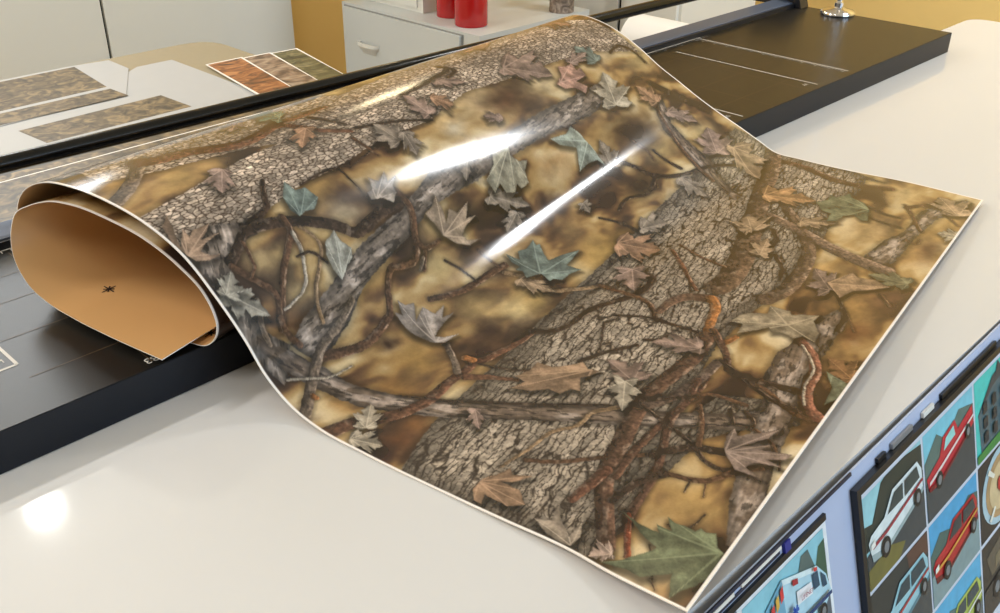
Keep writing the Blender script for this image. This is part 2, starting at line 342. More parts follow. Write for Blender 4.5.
LEAVES=[
((160,130,114),[621.9,116.6,591.3,86.8,612.7,83.8,592,104.4]),
((168,124,92),[639,246.5,609.8,209.9,629.4,210.9,617.7,240.2]),
((112,124,100),[680.3,251.1,731.1,242.6,687.7,226.2,730.4,270.7]),
((148,120,104),[710.5,214.6,684.9,187,698.7,184.6,687.7,209.6]),
((148,120,104),[728.2,339.3,729.7,307.4,729.7,302.6,702.4,300.1]),
((150,132,114),[570.3,317.3,606.3,314.3,583.1,289,594.3,342.2]),
((150,132,114),[580,333.7,545.8,318.4,557.7,309.5,554.4,342.1]),
((160,130,114),[590.4,392.5,636,399.8,608.6,378.7,620.5,420.8]),
((168,124,92),[615.2,425.4,590.9,440.5,608.3,449.2,580,421.1]),
((148,120,104),[639.7,467.8,618.1,500,633.4,499.8,616.7,469.8]),
((168,124,92),[694.3,641.8,721.6,584.8,720.8,619.6,685.4,578]),
((148,120,104),[618.8,580.6,575.4,638.4,631.2,671.5,580,589]),
((148,120,104),[544,481.6,558.8,458,548.3,455.5,564.6,473.6]),
((168,124,92),[717.9,804.2,657.2,808.4,717.1,849.7,660.4,771.4]),
((166,156,138),[501.2,10.9,466.4,36.6,495.8,36.7,476.8,5.8]),
((166,156,138),[500.4,10.3,517.2,29.3,516.9,13.1,495.8,32]),
((150,132,114),[469.7,373.1,438.1,423.1,464.4,419.2,445.3,383.9]),
((150,132,114),[523.5,387.4,495,353.5,505.2,381.3,515.2,354.1]),
((150,132,114),[440.1,396.7,424.8,361.7,439.6,362.9,420.5,390.1]),
((176,160,136),[496.2,695.9,551.2,736.9,531.8,679.5,513.5,761.1]),
((168,124,92),[471.8,779.2,509.4,772.8,488.8,750.9,498.8,802.3]),
((148,120,104),[451,777.9,411.7,810.3,434.8,823.3,422.4,784.9]),
((160,130,114),[354.3,769.1,397.2,813.8,393.6,764.7,357.2,829.1]),
((172,140,106),[347.7,808.5,278.6,761.5,296.9,834.8,316.9,765.3]),
((188,138,90),[251.2,712.7,186.9,734.6,230.4,766.8,199.2,702.1]),
((172,140,106),[218.3,598.6,241.7,636.5,253.7,608.6,215.8,655.5]),
((172,140,106),[221.9,606.8,230.3,589.9,247,602.7,219.4,580.2]),
((150,132,114),[355.4,664.5,306.9,656.2,324.4,679.1,324.9,633.8]),
((150,132,114),[326.4,510.5,310.6,551.8,338.1,562.7,308.6,522.4]),
((168,124,92),[330,459.7,284.1,485.1,311.3,512.2,284.8,443.1]),
((160,130,114),[287.5,422.5,259.9,378.7,294.2,387.3,262.7,419.7]),
((172,140,106),[365.2,312.7,323,322.5,343.6,331.6,338.6,301.7]),
((148,120,104),[175.1,223.8,214.2,243.5,196.1,219.7,183.4,260.4]),
((176,160,136),[181.2,219.6,159.6,175.7,158.7,210.7,189,200.2]),
((148,120,104),[148.7,312.2,194.6,295.5,166.4,289.5,188.3,326]),
((148,120,104),[84,501.5,118.3,542.3,109.9,494.9,92.5,547.7]),
((172,140,106),[179.4,658.2,138.1,680.4,161.7,691.9,150.7,650.8]),
((172,140,106),[14.9,792.8,52.6,841,60.6,810.4,13.1,850.4]),
((176,160,136),[-1.8,730,23.6,722.9,9.3,701.2,16,746.5]),
((120,114,84),[14.1,564.6,60.6,563.8,39.5,542.5,39.4,586.8]),
((186,156,136),[75.6,16.8,89.6,3.9,94.1,21.9,78.2,5.1]),
((176,160,136),[323.7,26.8,343,54.3,346.9,34.3,324.7,50.9]),
((176,160,136),[324.1,7.6,295.9,17.1,315,29.8,296,3.9]),
((160,130,114),[266.4,104.5,246.2,83,262.9,86.9,249.1,97]),
((150,132,114),[404.8,495.7,387.3,486.9,399.5,479.5,397,507.7]),
((122,134,122),[571.8,749.8,611.4,745.2,593.1,715.2,601.4,771.4]),
((150,132,114),[427.5,594.9,467.2,612,449.7,582.7,441.3,630.5]),
((150,104,66),[2,340.2,35.2,364.8,25.2,332.5,8.5,376.5]),
((160,130,114),[585.3,695.9,593.1,750.6,602.1,725.8,578.9,735.2]),
((172,140,106),[183.4,541.5,194.1,590.9,207.5,567.9,174,564]),
]
HEROES=[
((122,134,122),[402.5,333.6,386.9,340.5,396.8,350.3,393.8,362.4,398.7,381.9,390.9,378.3,389.9,383.5,375.5,372.3,364,366.2,361,384.5,352.3,413.1,347.8,390.6,345.7,374.7,328.8,379.8,333,363.2,331.9,346.6,340.1,341.5,340.3,334.5,355,338.8,362.2,320.2,371.8,326.3,378.7,321.4,378.7,329.8,389.9,328.9],[355.6,338.2],[398.7,381.9,402.5,333.6,352.3,413.1,328.8,379.8]),
((110,118,86),[93,59.8,76.6,56.5,64.8,56.5,56.5,56.4,62.6,63.6,55.2,63.7,49.7,64,59.3,75.8,50,72.7,43.1,74.7,33.3,73.2,31.3,78.7,25.1,76.6,18.2,80.2,10.2,66.8,3.2,63.4,2,50.6,1.1,36.7,6.4,23.4,12.5,15.4,17,3,22.7,14.7,27.3,24.7,33.9,19.1,45.6,9.4,57.2,10.1,78,5.2,67.3,15.3,61.3,24,52.6,35.8,50.5,41.8,63.3,46.1,78.4,53.6],[5.2,63.1],[78,5.2,93,59.8,59.3,75.8,17,3]),
((166,130,98),[268.2,168.1,262.7,184.7,265.2,200,248.3,201.7,237.2,214,230,225.7,219.8,217.9,208.9,221.3,212.1,208.6,217.9,200.4,206.6,182,215.7,179.6,218.8,167.6,231.9,168.1,243.3,156,260.6,149.3,255.2,165.4],[215.9,218.5],[268.2,168.1,265.2,200,206.6,182,260.6,149.3]),
((170,136,108),[590.7,23,572.8,14.3,559.8,6.8,554.5,4.7,570.6,21.8,560.2,20.2,565.7,28.1,565.3,46,558.2,36.4,553.9,26.8,553.5,46.3,548.8,26.4,544.3,16.8,537.6,22.2,534.1,33.4,533.6,18.8,537.5,6.9,544.6,3.5,553,2.7,562.2,1.8,579.5,8.6],[544.6,3.5],[590.7,23,570.6,21.8,565.3,46,553.5,46.3,534.1,33.4]),
((168,158,132),[512.8,454.9,506.5,432.2,513.7,422.4,496.9,409.1,486.2,382.9,470.5,383.6,476.2,399.4,465,400.2,460.6,413.2,467.8,424.9,461,426.4,463,444.3,475.5,450,485.3,465.1,488.2,450.8,498.8,444.3],[509,451.6],[486.2,382.9,470.5,383.6,460.6,413.2,463,444.3,485.3,465.1]),
((176,148,120),[496.5,299.4,486.8,283.5,484.1,270.3,466.2,274.5,457,274.6,441.2,286.8,433.2,301.7,433.9,320.3,439.5,302.9,447.1,300.6,454.6,314,459,336.4,460.4,319.5,475.6,336.7,470.2,313.2,477.6,304.9,466.5,289.9,479.4,295.7],[456,275.8],[496.5,299.4,475.6,336.7,459,336.4,433.9,320.3]),
((166,146,116),[147.1,377,143.9,394.8,137.4,405.4,121,412.7,125.6,430.5,114.2,430.1,103.2,431,99,424.2,91.6,430.7,72.9,441.2,74.1,425.9,61.2,407,57.2,386.1,72.7,390.5,79.5,379.9,86.7,383.7,95.1,383.8,102.6,378.5,108.7,386.5,118.5,373.9,130.9,358.6,134.3,379],[94.4,402.4],[147.1,377,125.6,430.5,130.9,358.6,72.9,441.2,57.2,386.1]),
((150,126,112),[60.7,178.8,65.9,194.4,64.5,209.5,57.4,199.8,49.4,209.1,28.8,228.1,33.1,210.5,49.3,188,27.3,202.7,32.2,192.4,5.3,200.3,8.1,190.7,20.9,183,4.8,180.1,28.7,174.4,33.2,163.9,17.7,157.9,39,156.4,51.8,168.2],[57.5,174.8],[64.5,209.5,28.8,228.1,27.3,202.7,5.3,200.3,4.8,180.1,17.7,157.9]),
((170,154,142),[420.7,172,404.9,164.3,411.1,159.3,392.7,155.3,379.9,156.2,361,161,352.6,169.9,351.8,190.4,358.4,175,365.6,170.1,370.9,184.1,376.7,212.8,379.2,197.7,390.4,212.7,387.5,195.5,401,190.7,391.8,171.3,409.8,186.3,412.3,175.4],[359,164.2],[420.7,172,409.8,186.3,401,190.7,376.7,212.8,351.8,190.4]),
((116,120,90),[186.2,730.6,175.5,746.2,178.4,766.1,168,761.4,157.7,781.8,149.7,770.9,130.8,761.1,117.2,740.7,108.8,706.4,117.8,704.4,130,716.4,140.3,706,141.4,685.6,152.6,678.7,156.2,704.3,168.9,708.5],[119.5,743.3],[186.2,730.6,178.4,766.1,157.7,781.8,152.6,678.7]),
((160,168,152),[494.9,527.4,491.5,561.5,497.8,578.4,483.9,585.5,472.4,586.6,462.1,589.3,431.6,585.9,445.3,581.2,447.9,559.9,444.7,538.3,471.7,561.3,483.1,536.5],[471.7,588.8],[494.9,527.4,497.8,578.4,431.6,585.9,444.7,538.3]),
((164,126,94),[203.6,16.5,204.6,30.9,195.4,48.8,194.9,55.1,188.2,48.8,173.8,56,182.4,40.6,191.4,36.3,172.4,36.3,159.1,23.6,169.3,14.9,191.2,16,187.5,5.9,194.8,6.2],[205.1,26.7],[194.9,55.1,173.8,56,172.4,36.3,159.1,23.6,169.3,14.9,194.8,6.2]),
((170,134,100),[94.9,518.8,84.9,536.7,77,557.1,68,548.4,49,553.7,28.8,545.1,46,527,61.7,513.3,68.6,491.5,82.7,506],[91.7,515.9],[77,557.1,28.8,545.1,68.6,491.5]),
((172,154,138),[544,261.2,536.1,245.1,545,236.5,531.6,230.8,530.4,221.2,521.3,219.2,518.6,234.1,508.8,242.6,517.1,254.5,526.1,257.2,534.4,271.5,532.1,255.1],[520.3,225.9],[544,261.2,534.4,271.5,545,236.5,517.1,254.5]),
((124,138,128),[577.7,150.8,563.7,151.2,562,163.1,556.1,163.9,547.1,165.9,537.3,152.3,539.1,140.4,536.6,131.3,546.3,127.2,562.6,133.5],[536.4,131.8],[577.7,150.8,562,163.1,547.1,165.9,562.6,133.5]),
((166,146,124),[144.1,14.4,132.5,20.3,138.6,38.9,127,23.9,112.8,12,113.6,34.7,105,15.9,106.2,3.8,116.8,2.8,129.6,5.5],[105.5,4.3],[144.1,14.4,138.6,38.9,113.6,34.7]),
((172,168,152),[510.5,154.3,503.3,135.9,492.2,128,476.4,125.1,464.3,127.2,474.6,142.6,478.7,153.2,487.7,159.2,499.1,153.1],[465.3,128.1],[510.5,154.3,503.3,135.9,487.7,159.2]),
((190,140,118),[561.9,627.8,572,654.4,587.7,667.1,582.4,682,584.5,698.1,570.6,691.4,572.1,703.6,556.2,697.6,553.7,667.6,539.8,678.3,530,661.7,545.5,653,549.6,632.9],[561.6,636.6],[587.7,667.1,584.5,698.1,556.2,697.6,530,661.7]),
((118,122,96),[28.4,341,2.3,329.9,0.6,303.3,9.2,284.9,12.9,315.6],[20.2,335.5],[2.3,329.9,9.2,284.9]),
]
BLOBS=[
((200,160,84),[126,146.1],[1149,144,1569]),
((205,165,90),[53.8,102.9],[1305,-21,1502]),
((196,150,80),[79.3,178.8],[464,0,639]),
((60,42,30),[32.1,62.7],[356,-21,383]),
((190,146,86),[21.8,-1.4],[444,-51,418]),
((200,160,92),[96.7,535.8],[1161,324,2859]),
((206,172,110),[97.3,681.7],[1737,336,3539]),
((196,158,90),[16.2,757.4],[914,260,3425]),
((188,146,84),[32.9,657.8],[1068,291,3346]),
((210,180,116),[93.4,819.4],[727,320,2590]),
((214,188,126),[144.7,850.6],[410,264,1453]),
((190,146,80),[45,473.5],[1008,215,2322]),
((120,74,44),[31.7,419.5],[327,57,705]),
((180,140,80),[38.9,380.3],[390,63,775]),
((206,176,104),[37.6,296.7],[168,19,288]),
((196,150,60),[319.5,449.5],[1193,239,2341]),
((200,160,80),[330.1,421.8],[1166,259,2173]),
((190,140,70),[306,498],[306,75,673]),
((58,44,34),[380.5,596.6],[723,107,1647]),
((200,170,100),[407.9,692.7],[740,1,1944]),
((210,186,120),[399.3,795.7],[415,15,1286]),
((66,48,36),[453.1,688.8],[966,-270,3425]),
((204,176,112),[546,840],[512,97,2374]),
((214,190,140),[579.4,769.6],[424,169,1659]),
((60,42,32),[576.9,550.3],[918,357,2744]),
((220,196,140),[571.2,612.8],[963,358,3160]),
((214,186,130),[582.3,481.8],[1457,481,3492]),
((200,160,90),[564.8,400.4],[620,181,1596]),
((90,60,40),[568.3,516.8],[621,216,1809]),
((232,214,170),[558.4,402.1],[205,50,540]),
((206,166,88),[553.1,174.8],[453,59,985]),
((196,158,90),[531.8,242.9],[393,-25,1001]),
((70,52,42),[534.7,192.5],[421,-23,1021]),
((214,194,146),[519,177.9],[285,-45,700]),
((198,170,104),[507.7,146.6],[179,-36,429]),
((196,170,110),[474.6,78.9],[335,-103,737]),
((186,160,104),[515.1,61.8],[229,-40,496]),
((190,162,100),[507.3,92.8],[243,-48,545]),
((210,180,110),[467.2,279.8],[350,-133,1131]),
((214,186,116),[430.2,247.5],[423,-139,998]),
((196,164,98),[361.1,236.8],[1057,124,1497]),
((220,196,130),[332.1,266.9],[548,120,785]),
((200,166,90),[331.4,293.1],[464,104,697]),
((56,40,32),[333.4,217.1],[348,72,456]),
((60,42,34),[316.4,186.1],[419,89,519]),
((52,40,34),[462,327.8],[371,-148,1284]),
((180,140,80),[381.5,165.5],[475,-10,696]),
((196,152,74),[352.3,132.2],[796,67,971]),
((178,130,62),[336.9,86.1],[532,79,544]),
((66,44,34),[385.8,126.2],[105,-8,157]),
((150,100,50),[293.5,55.2],[419,64,406]),
((120,74,40),[293.3,29.2],[332,45,306]),
((60,36,28),[286.7,9.3],[204,25,181]),
((196,150,80),[363.2,42.2],[262,5,267]),
((70,48,36),[372.6,-3.8],[183,-9,188]),
((190,140,78),[466,505],[370,-170,1600]),
((214,180,120),[458.3,507.4],[161,-71,642]),
((170,120,66),[384.3,357.3],[366,30,651]),
((90,66,46),[383.9,300.6],[331,16,565]),
((188,150,90),[382.8,436.6],[329,43,622]),
((80,60,48),[429.1,464.3],[220,-42,539]),
((206,166,84),[634,78],[1260,583,1216]),
((196,150,74),[645.4,21.8],[1209,530,922]),
((190,150,80),[634.3,113.8],[842,409,874]),
((214,176,96),[687.7,419.5],[2344,1288,2280]),
((220,186,110),[683.7,529.7],[2581,1251,2063]),
((206,166,90),[718.6,746.2],[2994,751,2670]),
((226,194,120),[715.5,358.3],[2635,1276,1913]),
((200,158,84),[731.1,251.3],[2568,1418,1652]),
((196,150,80),[717.1,843.9],[2687,1158,2131]),
((180,120,70),[720.1,698.9],[2384,1497,1756]),
((96,66,46),[17.5,668.3],[341,90,1119]),
((110,80,56),[2.6,805.7],[380,108,1580]),
((120,84,60),[19.8,516],[447,96,1155]),
((70,50,38),[188.8,554.1],[301,137,711]),
((60,44,34),[116.5,782.9],[181,92,611]),
((196,156,92),[171.8,463.8],[132,53,282]),
]
pairs = lambda l: [(l[i], l[i+1]) for i in range(0, len(l), 2)]
class Painter:
    def __init__(s, U, V):
        s.U = U.astype(np.float32); s.V = V.astype(np.float32); s.c = np.zeros(U.shape + (3,), np.float32)
        s.rows = U[:, 0]; s.cols = V[0, :]
    def win(s, u0, u1, v0, v1):
        i0, i1 = np.searchsorted(s.rows, [u0, u1]); j0, j1 = np.searchsorted(s.cols, [v0, v1])
        if i1 <= i0 or j1 <= j0: return None
        return (slice(i0, i1), slice(j0, j1))
    def put(s, w, col, a):
        a = a[..., None]
        s.c[w] = s.c[w] * (1 - a) + np.asarray(col, np.float32) * a
    def dark(s, w, k, a):
        s.c[w] = s.c[w] * (1 - (a * (1 - k))[..., None])
    def background(s):
        U, V = s.U, s.V
        wu = U + 30 * (fbm(U / 60, V / 60, 3) - .5); wv = V + 50 * (fbm(U / 50, V / 80, 4) - .5)
        n = fbm(wu / 42, wv / 62, 11, 3); n2 = fbm(wu / 22, wv / 55, 21, 3)
        k = (n * .65 + n2 * .35 - .5) * 1.3 + .49
        xs = [0.0, .32, .42, .5, .58, .68, 1]
        R = np.interp(k, xs, [44, 60, 106, 160, 186, 216, 236]); G = np.interp(k, xs, [31, 42, 73, 120, 148, 186, 214]); B = np.interp(k, xs, [25, 33, 46, 68, 90, 134, 176])
        s.c[...] = np.stack([R, G, B], -1)
        for col, c, S in BLOBS:
            a, b, d = S; r = math.sqrt(max(a, d)) * 2.2
            w = s.win(c[0] - r, c[0] + r, c[1] - r, c[1] + r)
            if not w: continue
            x = s.U[w] - c[0] + 14 * (fbm(s.U[w] / 16, s.V[w] / 16, 31, 3) - .5); y = s.V[w] - c[1] + 14 * (fbm(s.U[w] / 16, s.V[w] / 16, 37, 3) - .5)
            D = a * d - b * b
            q = (d * x * x - 2 * b * x * y + a * y * y) / D
            s.put(w, np.array(col) * np.array([.93, .90, .92]) * (0.66 + .56 * fbm(s.U[w] / 14, s.V[w] / 22, 55, 3))[..., None], np.exp(-q * 1.3) * .95)
    def trunk(s, style, poly, ax):
        poly = pairs(poly); ax = pairs(ax); P = np.array(poly)
        dx, dy = ax[1][0] - ax[0][0], ax[1][1] - ax[0][1]; L = math.hypot(dx, dy); dx /= L; dy /= L
        w = s.win(P[:, 0].min() - 14, P[:, 0].max() + 14, P[:, 1].min() - 14, P[:, 1].max() + 14)
        if not w: return
        U, V = s.U[w], s.V[w]
        jx = 3.2 * (fbm(U / 5, V / 5, 61, 3) - .5); jy = 3.2 * (fbm(U / 5, V / 5, 67, 3) - .5)
        d = sdf(U + jx, V + jy, poly)
        s.dark(w, .5, sst(9, 0, d) * .5)
        al = U * dx + V * dy; ac = -U * dy + V * dx
        n = fbm(U / 3, V / 3, 71, 4); big = fbm(al / 60, ac / 30, 73, 3)
        if style == 'scale':
            wa = al + 5 * (fbm(U / 14, V / 14, 81, 3) - .5); wc = ac + 4 * (fbm(U / 14, V / 14, 83, 3) - .5)
            f1, f2, cid = worley(wa / 9.0, wc / 3.6, 5)
            e = sst(.0, .30, f2 - f1 + .08 * (n - .5))
            lum = (.70 + .46 * cid) * (.72 + .55 * n) * (.72 + .55 * big)
            base = np.array([184, 162, 140], np.float32) * lum[..., None]
            col = base * e[..., None] + np.array([78, 60, 47], np.float32) * (1 - e)[..., None]
        elif style == 'furrow':
            wa = al + 14 * (fbm(U / 22, V / 22, 91, 3) - .5); wc = ac + 8 * (fbm(U / 16, V / 16, 93, 4) - .5)
            f1, f2, cid = worley(wa / 58, wc / 6.2, 8, .95)
            e = sst(.0, .20, f2 - f1 + .16 * (n - .5))
            g1, g2, c2 = worley(wa / 15, wc / 5.2, 18, .95)
            e2 = sst(.0, .14, g2 - g1 + .1 * (n - .5))
            e = e * (.35 + .65 * e2)
            side = sst(0, 30, -d)
            lum = (.80 + .22 * cid + .16 * c2) * (.66 + .62 * n) * (.84 + .32 * big) * (.60 + .40 * side)
            base = np.array([164, 146, 125], np.float32) * lum[..., None]
            col = base * e[..., None] + np.array([56, 45, 36], np.float32) * (1 - e)[..., None]
        else:
            st = fbm(al / 26, ac / 2.4, 101, 4); pt = sst(.5, .62, fbm(al / 26, ac / 12, 103, 3))
            rough = fbm(U / 4.5, V / 4.5, 107, 3); cr = sst(.42, .34, fbm(al / 12, ac / 3.2, 109, 3))
            side = sst(0, 11, -d)
            b0 = np.array([118, 98, 82] if style == 'log' else [124, 108, 95], np.float32); b1 = np.array([164, 143, 127] if style == 'log' else [180, 160, 144], np.float32)
            base = b0 * (1 - pt)[..., None] + b1 * pt[..., None]
            lum = (.50 + .5 * st + .5 * rough) * (.6 + .4 * side) * (1 - .4 * cr)
            col = base * lum[..., None]
        s.put(w, col, sst(.9, -.6, d))
    def branch(s, col, pts, w0, w1):
        P = np.array(pairs(pts), float)
        # smooth
        for _ in range(2):
            Q = [P[0]]
            for a, b in zip(P, P[1:]): Q += [a * .75 + b * .25, a * .25 + b * .75]
            P = np.array(Q + [P[-1]])
        m = max(w0, w1) + 12
        w = s.win(P[:, 0].min() - m, P[:, 0].max() + m, P[:, 1].min() - m, P[:, 1].max() + m)
        if not w: return
        U, V = s.U[w], s.V[w]
        X = U + 1.8 * (fbm(U / 6, V / 6, 121, 3) - .5); Y = V + 1.8 * (fbm(U / 6, V / 6, 123, 3) - .5)
        best = np.full(U.shape, 1e9, np.float32); sg = np.zeros(U.shape, np.float32); lt = np.zeros(U.shape, np.float32); ww = np.full(U.shape, 1.0, np.float32)
        L = np.concatenate([[0], np.cumsum(np.linalg.norm(np.diff(P, axis=0), axis=1))])
        for i in range(len(P) - 1):
            (ax, ay), (bx, by) = P[i], P[i + 1]; ex, ey = bx - ax, by - ay; l2 = ex * ex + ey * ey + 1e-9
            t = np.clip(((X - ax) * ex + (Y - ay) * ey) / l2, 0, 1); qx = X - ax - t * ex; qy = Y - ay - t * ey
            dd = np.hypot(qx, qy); f = (L[i] + t * (L[i + 1] - L[i])) / L[-1]; r = (w0 + (w1 - w0) * f) / 2
            dd = dd - r; n = dd < best
            best = np.where(n, dd, best); sg = np.where(n, (qx * -.8 + qy * .6) / r, sg); lt = np.where(n, f * L[-1], lt); ww = np.where(n, r, ww)
        s.dark(w, .45, sst(3 + .2 * max(w0, w1), 0, best - 0.0) * .4)
        n = fbm(U / 2.4, V / 2.4, 131, 3); st = fbm(lt / 9, sg * 2.5, 133, 3); pale = sst(.6, .72, fbm(lt / 14, sg * 1.5 + 9, 137, 3))
        lum = (.86 + .5 * np.clip(-sg, -1, 1) * -.75) * (.6 + .8 * n) * (.65 + .75 * st)
        base = np.array(col, np.float32) * (1 - .4 * pale)[..., None] + np.array([170, 146, 124], np.float32) * (.4 * pale)[..., None]
        s.put(w, base * lum[..., None], sst(.5, -.5, best))
    HALF = [(0, 0), (.10, -.05), (.28, -.04), (.47, .10), (.37, .17), (.38, .24), (.26, .29), (.40, .36), (.44, .45), (.58, .62), (.43, .58), (.42, .67), (.29, .58), (.17, .53), (.25, .68), (.31, .75), (.18, .79), (.13, .89), (0, 1)]
    def leaf(s, col, p4):
        B, T, L, R = [np.array(p) for p in pairs(p4)]
        def half(E):
            a = T - B; c = (E - B - .62 * a) / .58
            return [tuple(B + y * a + x * c) for x, y in s.HALF]
        r = half(R); l = half(L)
        poly = r + l[-2:0:-1]
        a = T - B
        ends = [T, R, L, np.array(r[3]), np.array(l[3])]
        s.hero_(col, poly, B, ends)
    def hero(s, col, poly, base, veins):
        s.hero_(col, pairs(poly), np.array(base), [np.array(v) for v in pairs(veins)])
    def hero_(s, col, poly, B, ends):
        P = np.array(poly)
        w = s.win(P[:, 0].min() - 16, P[:, 0].max() + 16, P[:, 1].min() - 16, P[:, 1].max() + 16)
        if not w: return
        U, V = s.U[w], s.V[w]
        s.dark(w, .25, sst(7, -3, sdf(U + 3.5, V + 4.5, poly)) * .75)
        d = sdf(U + 1.2 * (fbm(U / 3.5, V / 3.5, 141, 2) - .5), V + 1.2 * (fbm(U / 3.5, V / 3.5, 143, 2) - .5), poly)
        size = math.sqrt(np.ptp(P[:, 0]) * np.ptp(P[:, 1]))
        vein = np.zeros(U.shape, np.float32); ang = np.arctan2(V - B[1], U - B[0])
        side = np.zeros(U.shape, np.float32)
        for i, E in enumerate(ends):
            ex, ey = E[0] - B[0], E[1] - B[1]; l2 = ex * ex + ey * ey + 1e-9
            t = np.clip(((U - B[0]) * ex + (V - B[1]) * ey) / l2, 0, 1)
            q = ((U - B[0]) * -ey + (V - B[1]) * ex) / math.sqrt(l2)
            dd = np.hypot(U - B[0] - t * ex, V - B[1] - t * ey)
            vw = .35 + .018 * size * (1 - t)
            vein = np.maximum(vein, sst(vw, vw * .3, dd))
            side += np.exp(-(dd / (.16 * size)) ** 2) * np.clip(q / (.08 * size), -1, 1)
        n = fbm(U / 9, V / 9, int(P[0, 0]) % 97 + 150, 4); fine = fbm(U / 1.6, V / 1.6, 171, 2)
        lum = (.56 + .62 * n) * (.88 + .24 * fine) * (1 + .2 * np.clip(side, -1, 1)) * (.86 + .14 * sst(0, 2.2, -d))
        base = np.array(col, np.float32) * lum[..., None]
        light = np.minimum(np.array(col, np.float32) * 1.22 + 12, 235)
        base = base * (1 - .55 * vein)[..., None] + light * (.55 * vein)[..., None]
        s.put(w, base, sst(.5, -.5, d))
    def run(s):
        s.background()
        T = [t for t in TRUNKS]
        for t in T: s.trunk(*t)
        for b in BRANCHES: s.branch(*b)
        for l in LEAVES: s.leaf(*l)
        for h in HEROES: s.hero(*h)
        return s.c
# ------------------------------------------------------------------ materials used below
M_white = mat('white_laminate', (208, 206, 203), .08, spec=.32, var=.012, scale=6)
M_edge = mat('table_edge', (214, 214, 216), .4, var=.02)
M_beige = mat('beige_laminate', (156, 144, 118), .5, var=.05, scale=60)
M_steel = mat('painted_steel', (150, 150, 150), .4, metal=.6)
M_black = mat('black_board', (24, 22, 19), .33, spec=.34, var=.06, scale=120, bump=.08, bscale=900)
M_blackside = mat('black_side', (15, 18, 25), .42, spec=.3, var=.1, scale=90, bump=.1, bscale=700)
M_chrome = mat('chrome', (225, 225, 228), .10, metal=1.0, var=.03)
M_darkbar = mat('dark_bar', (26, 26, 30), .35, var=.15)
M_clamp = mat('grey_clamp', (96, 104, 120), .38, metal=.35, var=.06, stretch=(1, 40, 40))
M_markw = mat('white_print', (206, 200, 190), .5, var=.02)
M_gridl = mat('faint_grid_print', (88, 72, 52), .4, var=.02)
M_back = mat('tan_backing', (204, 158, 104), .30, spec=.6, var=.015, scale=20)
M_sample = mat('sample_paper', (180, 181, 182), .5, var=.02)
M_rail = mat('black_rail', (30, 29, 27), .16, metal=.5, spec=.6, var=.1, scale=300, bump=.12, bscale=600)
M_paper = mat('white_paper', (240, 236, 230), .5, var=.01)
M_ink = mat('black_ink', (24, 20, 18), .5)
M_wall = mat('yellow_wall', (240, 204, 128), .8, var=.03, scale=5, bump=.1, bscale=300)
M_ceil = mat('ceiling_paint', (232, 228, 218), .9, var=.02)
M_floor = mat('floor_vinyl', (150, 138, 120), .5, var=.12, scale=8)
M_cream = mat('cream_panel', (226, 224, 214), .55, var=.015, scale=4)
M_gap = mat('dark_gap', (40, 36, 30), .8)
M_filegrey = mat('grey_enamel', (198, 200, 197), .42, var=.015, scale=8)
M_fileseam = mat('seam_grey', (140, 140, 136), .7)
M_offwhite = mat('off_white_enamel', (222, 220, 212), .45, var=.015, scale=8)
M_red = mat('red_gloss', (176, 18, 20), .22, spec=.5, var=.05, scale=12, coat=.4)
M_redlid = mat('red_lid', (120, 12, 14), .35)
M_panel = mat('blue_grey_board', (176, 188, 214), .45, var=.02, scale=10)
M_frame = mat('black_frame', (16, 16, 17), .28, spec=.5, var=.2)
M_navy = mat('navy_strip', (22, 28, 52), .4)
M_bluetab = mat('blue_tab', (30, 36, 130), .4)
M_glassp = mat('collage_white', (206, 214, 226), .35, var=.01)

# ------------------------------------------------------------------ the room
def struct(o): o['kind'] = 'structure'; return o
def slab(name, a0, a1, b0, b1, z0, z1, m):
    bm = bmesh.new(); box(bm, a0, a1, b0, b1, z0, z1); return struct(obj(name, bm, m))
FL = -1.8; CE = 3.3; XL, XR, YF, YB = -5.0, 7.0, -5.0, 6.3
slab('floor', XL - .1, XR + .1, YF - .1, YB + .1, FL - .1, FL, M_floor)
slab('ceiling', XL - .1, XR + .1, YF - .1, YB + .1, CE, CE + .1, M_ceil)
# wall beyond the cabinets, with a high window above the cream cabinet
bx0, bx1, bz0, bz1 = .7, 2.7, 2.0, 3.2
bm = bmesh.new()
box(bm, XL - .1, bx0, YB, YB + .15, FL, CE); box(bm, bx1, XR + .1, YB, YB + .15, FL, CE); box(bm, bx0, bx1, YB, YB + .15, FL, bz0); box(bm, bx0, bx1, YB, YB + .15, bz1, CE)
struct(obj('wall_back', bm, M_wall))
bm = bmesh.new()
for a in (bx0, bx1 - .07): box(bm, a, a + .07, YB + .06, YB + .12, bz0, bz1)
for z in (bz0, bz1 - .07): box(bm, bx0, bx1, YB + .06, YB + .12, z, z + .07)
struct(obj('window_2', bm, M_offwhite))
slab('wall_right', XR, XR + .15, YF - .1, YB + .1, FL, CE, M_wall)
slab('wall_left', XL - .15, XL, YF - .1, YB + .1, FL, CE, M_ceil)
# wall behind the viewer with a window opening
bm = bmesh.new()
wx0, wx1, wz0, wz1 = 0.8, 5.6, -.1, 2.6
box(bm, XL, wx0, YF - .15, YF, FL, CE); box(bm, wx1, XR, YF - .15, YF, FL, CE)
box(bm, wx0, wx1, YF - .15, YF, FL, wz0); box(bm, wx0, wx1, YF - .15, YF, wz1, CE)
struct(obj('wall_front', bm, M_ceil))
bm = bmesh.new()
for a in (wx0, (wx0 + wx1) / 2 - .04, wx1 - .08): box(bm, a, a + .08, YF - .1, YF - .02, wz0, wz1)
for z in (wz0, wz1 - .08): box(bm, wx0, wx1, YF - .1, YF - .02, z, z + .08)
struct(obj('window_1', bm, M_offwhite))

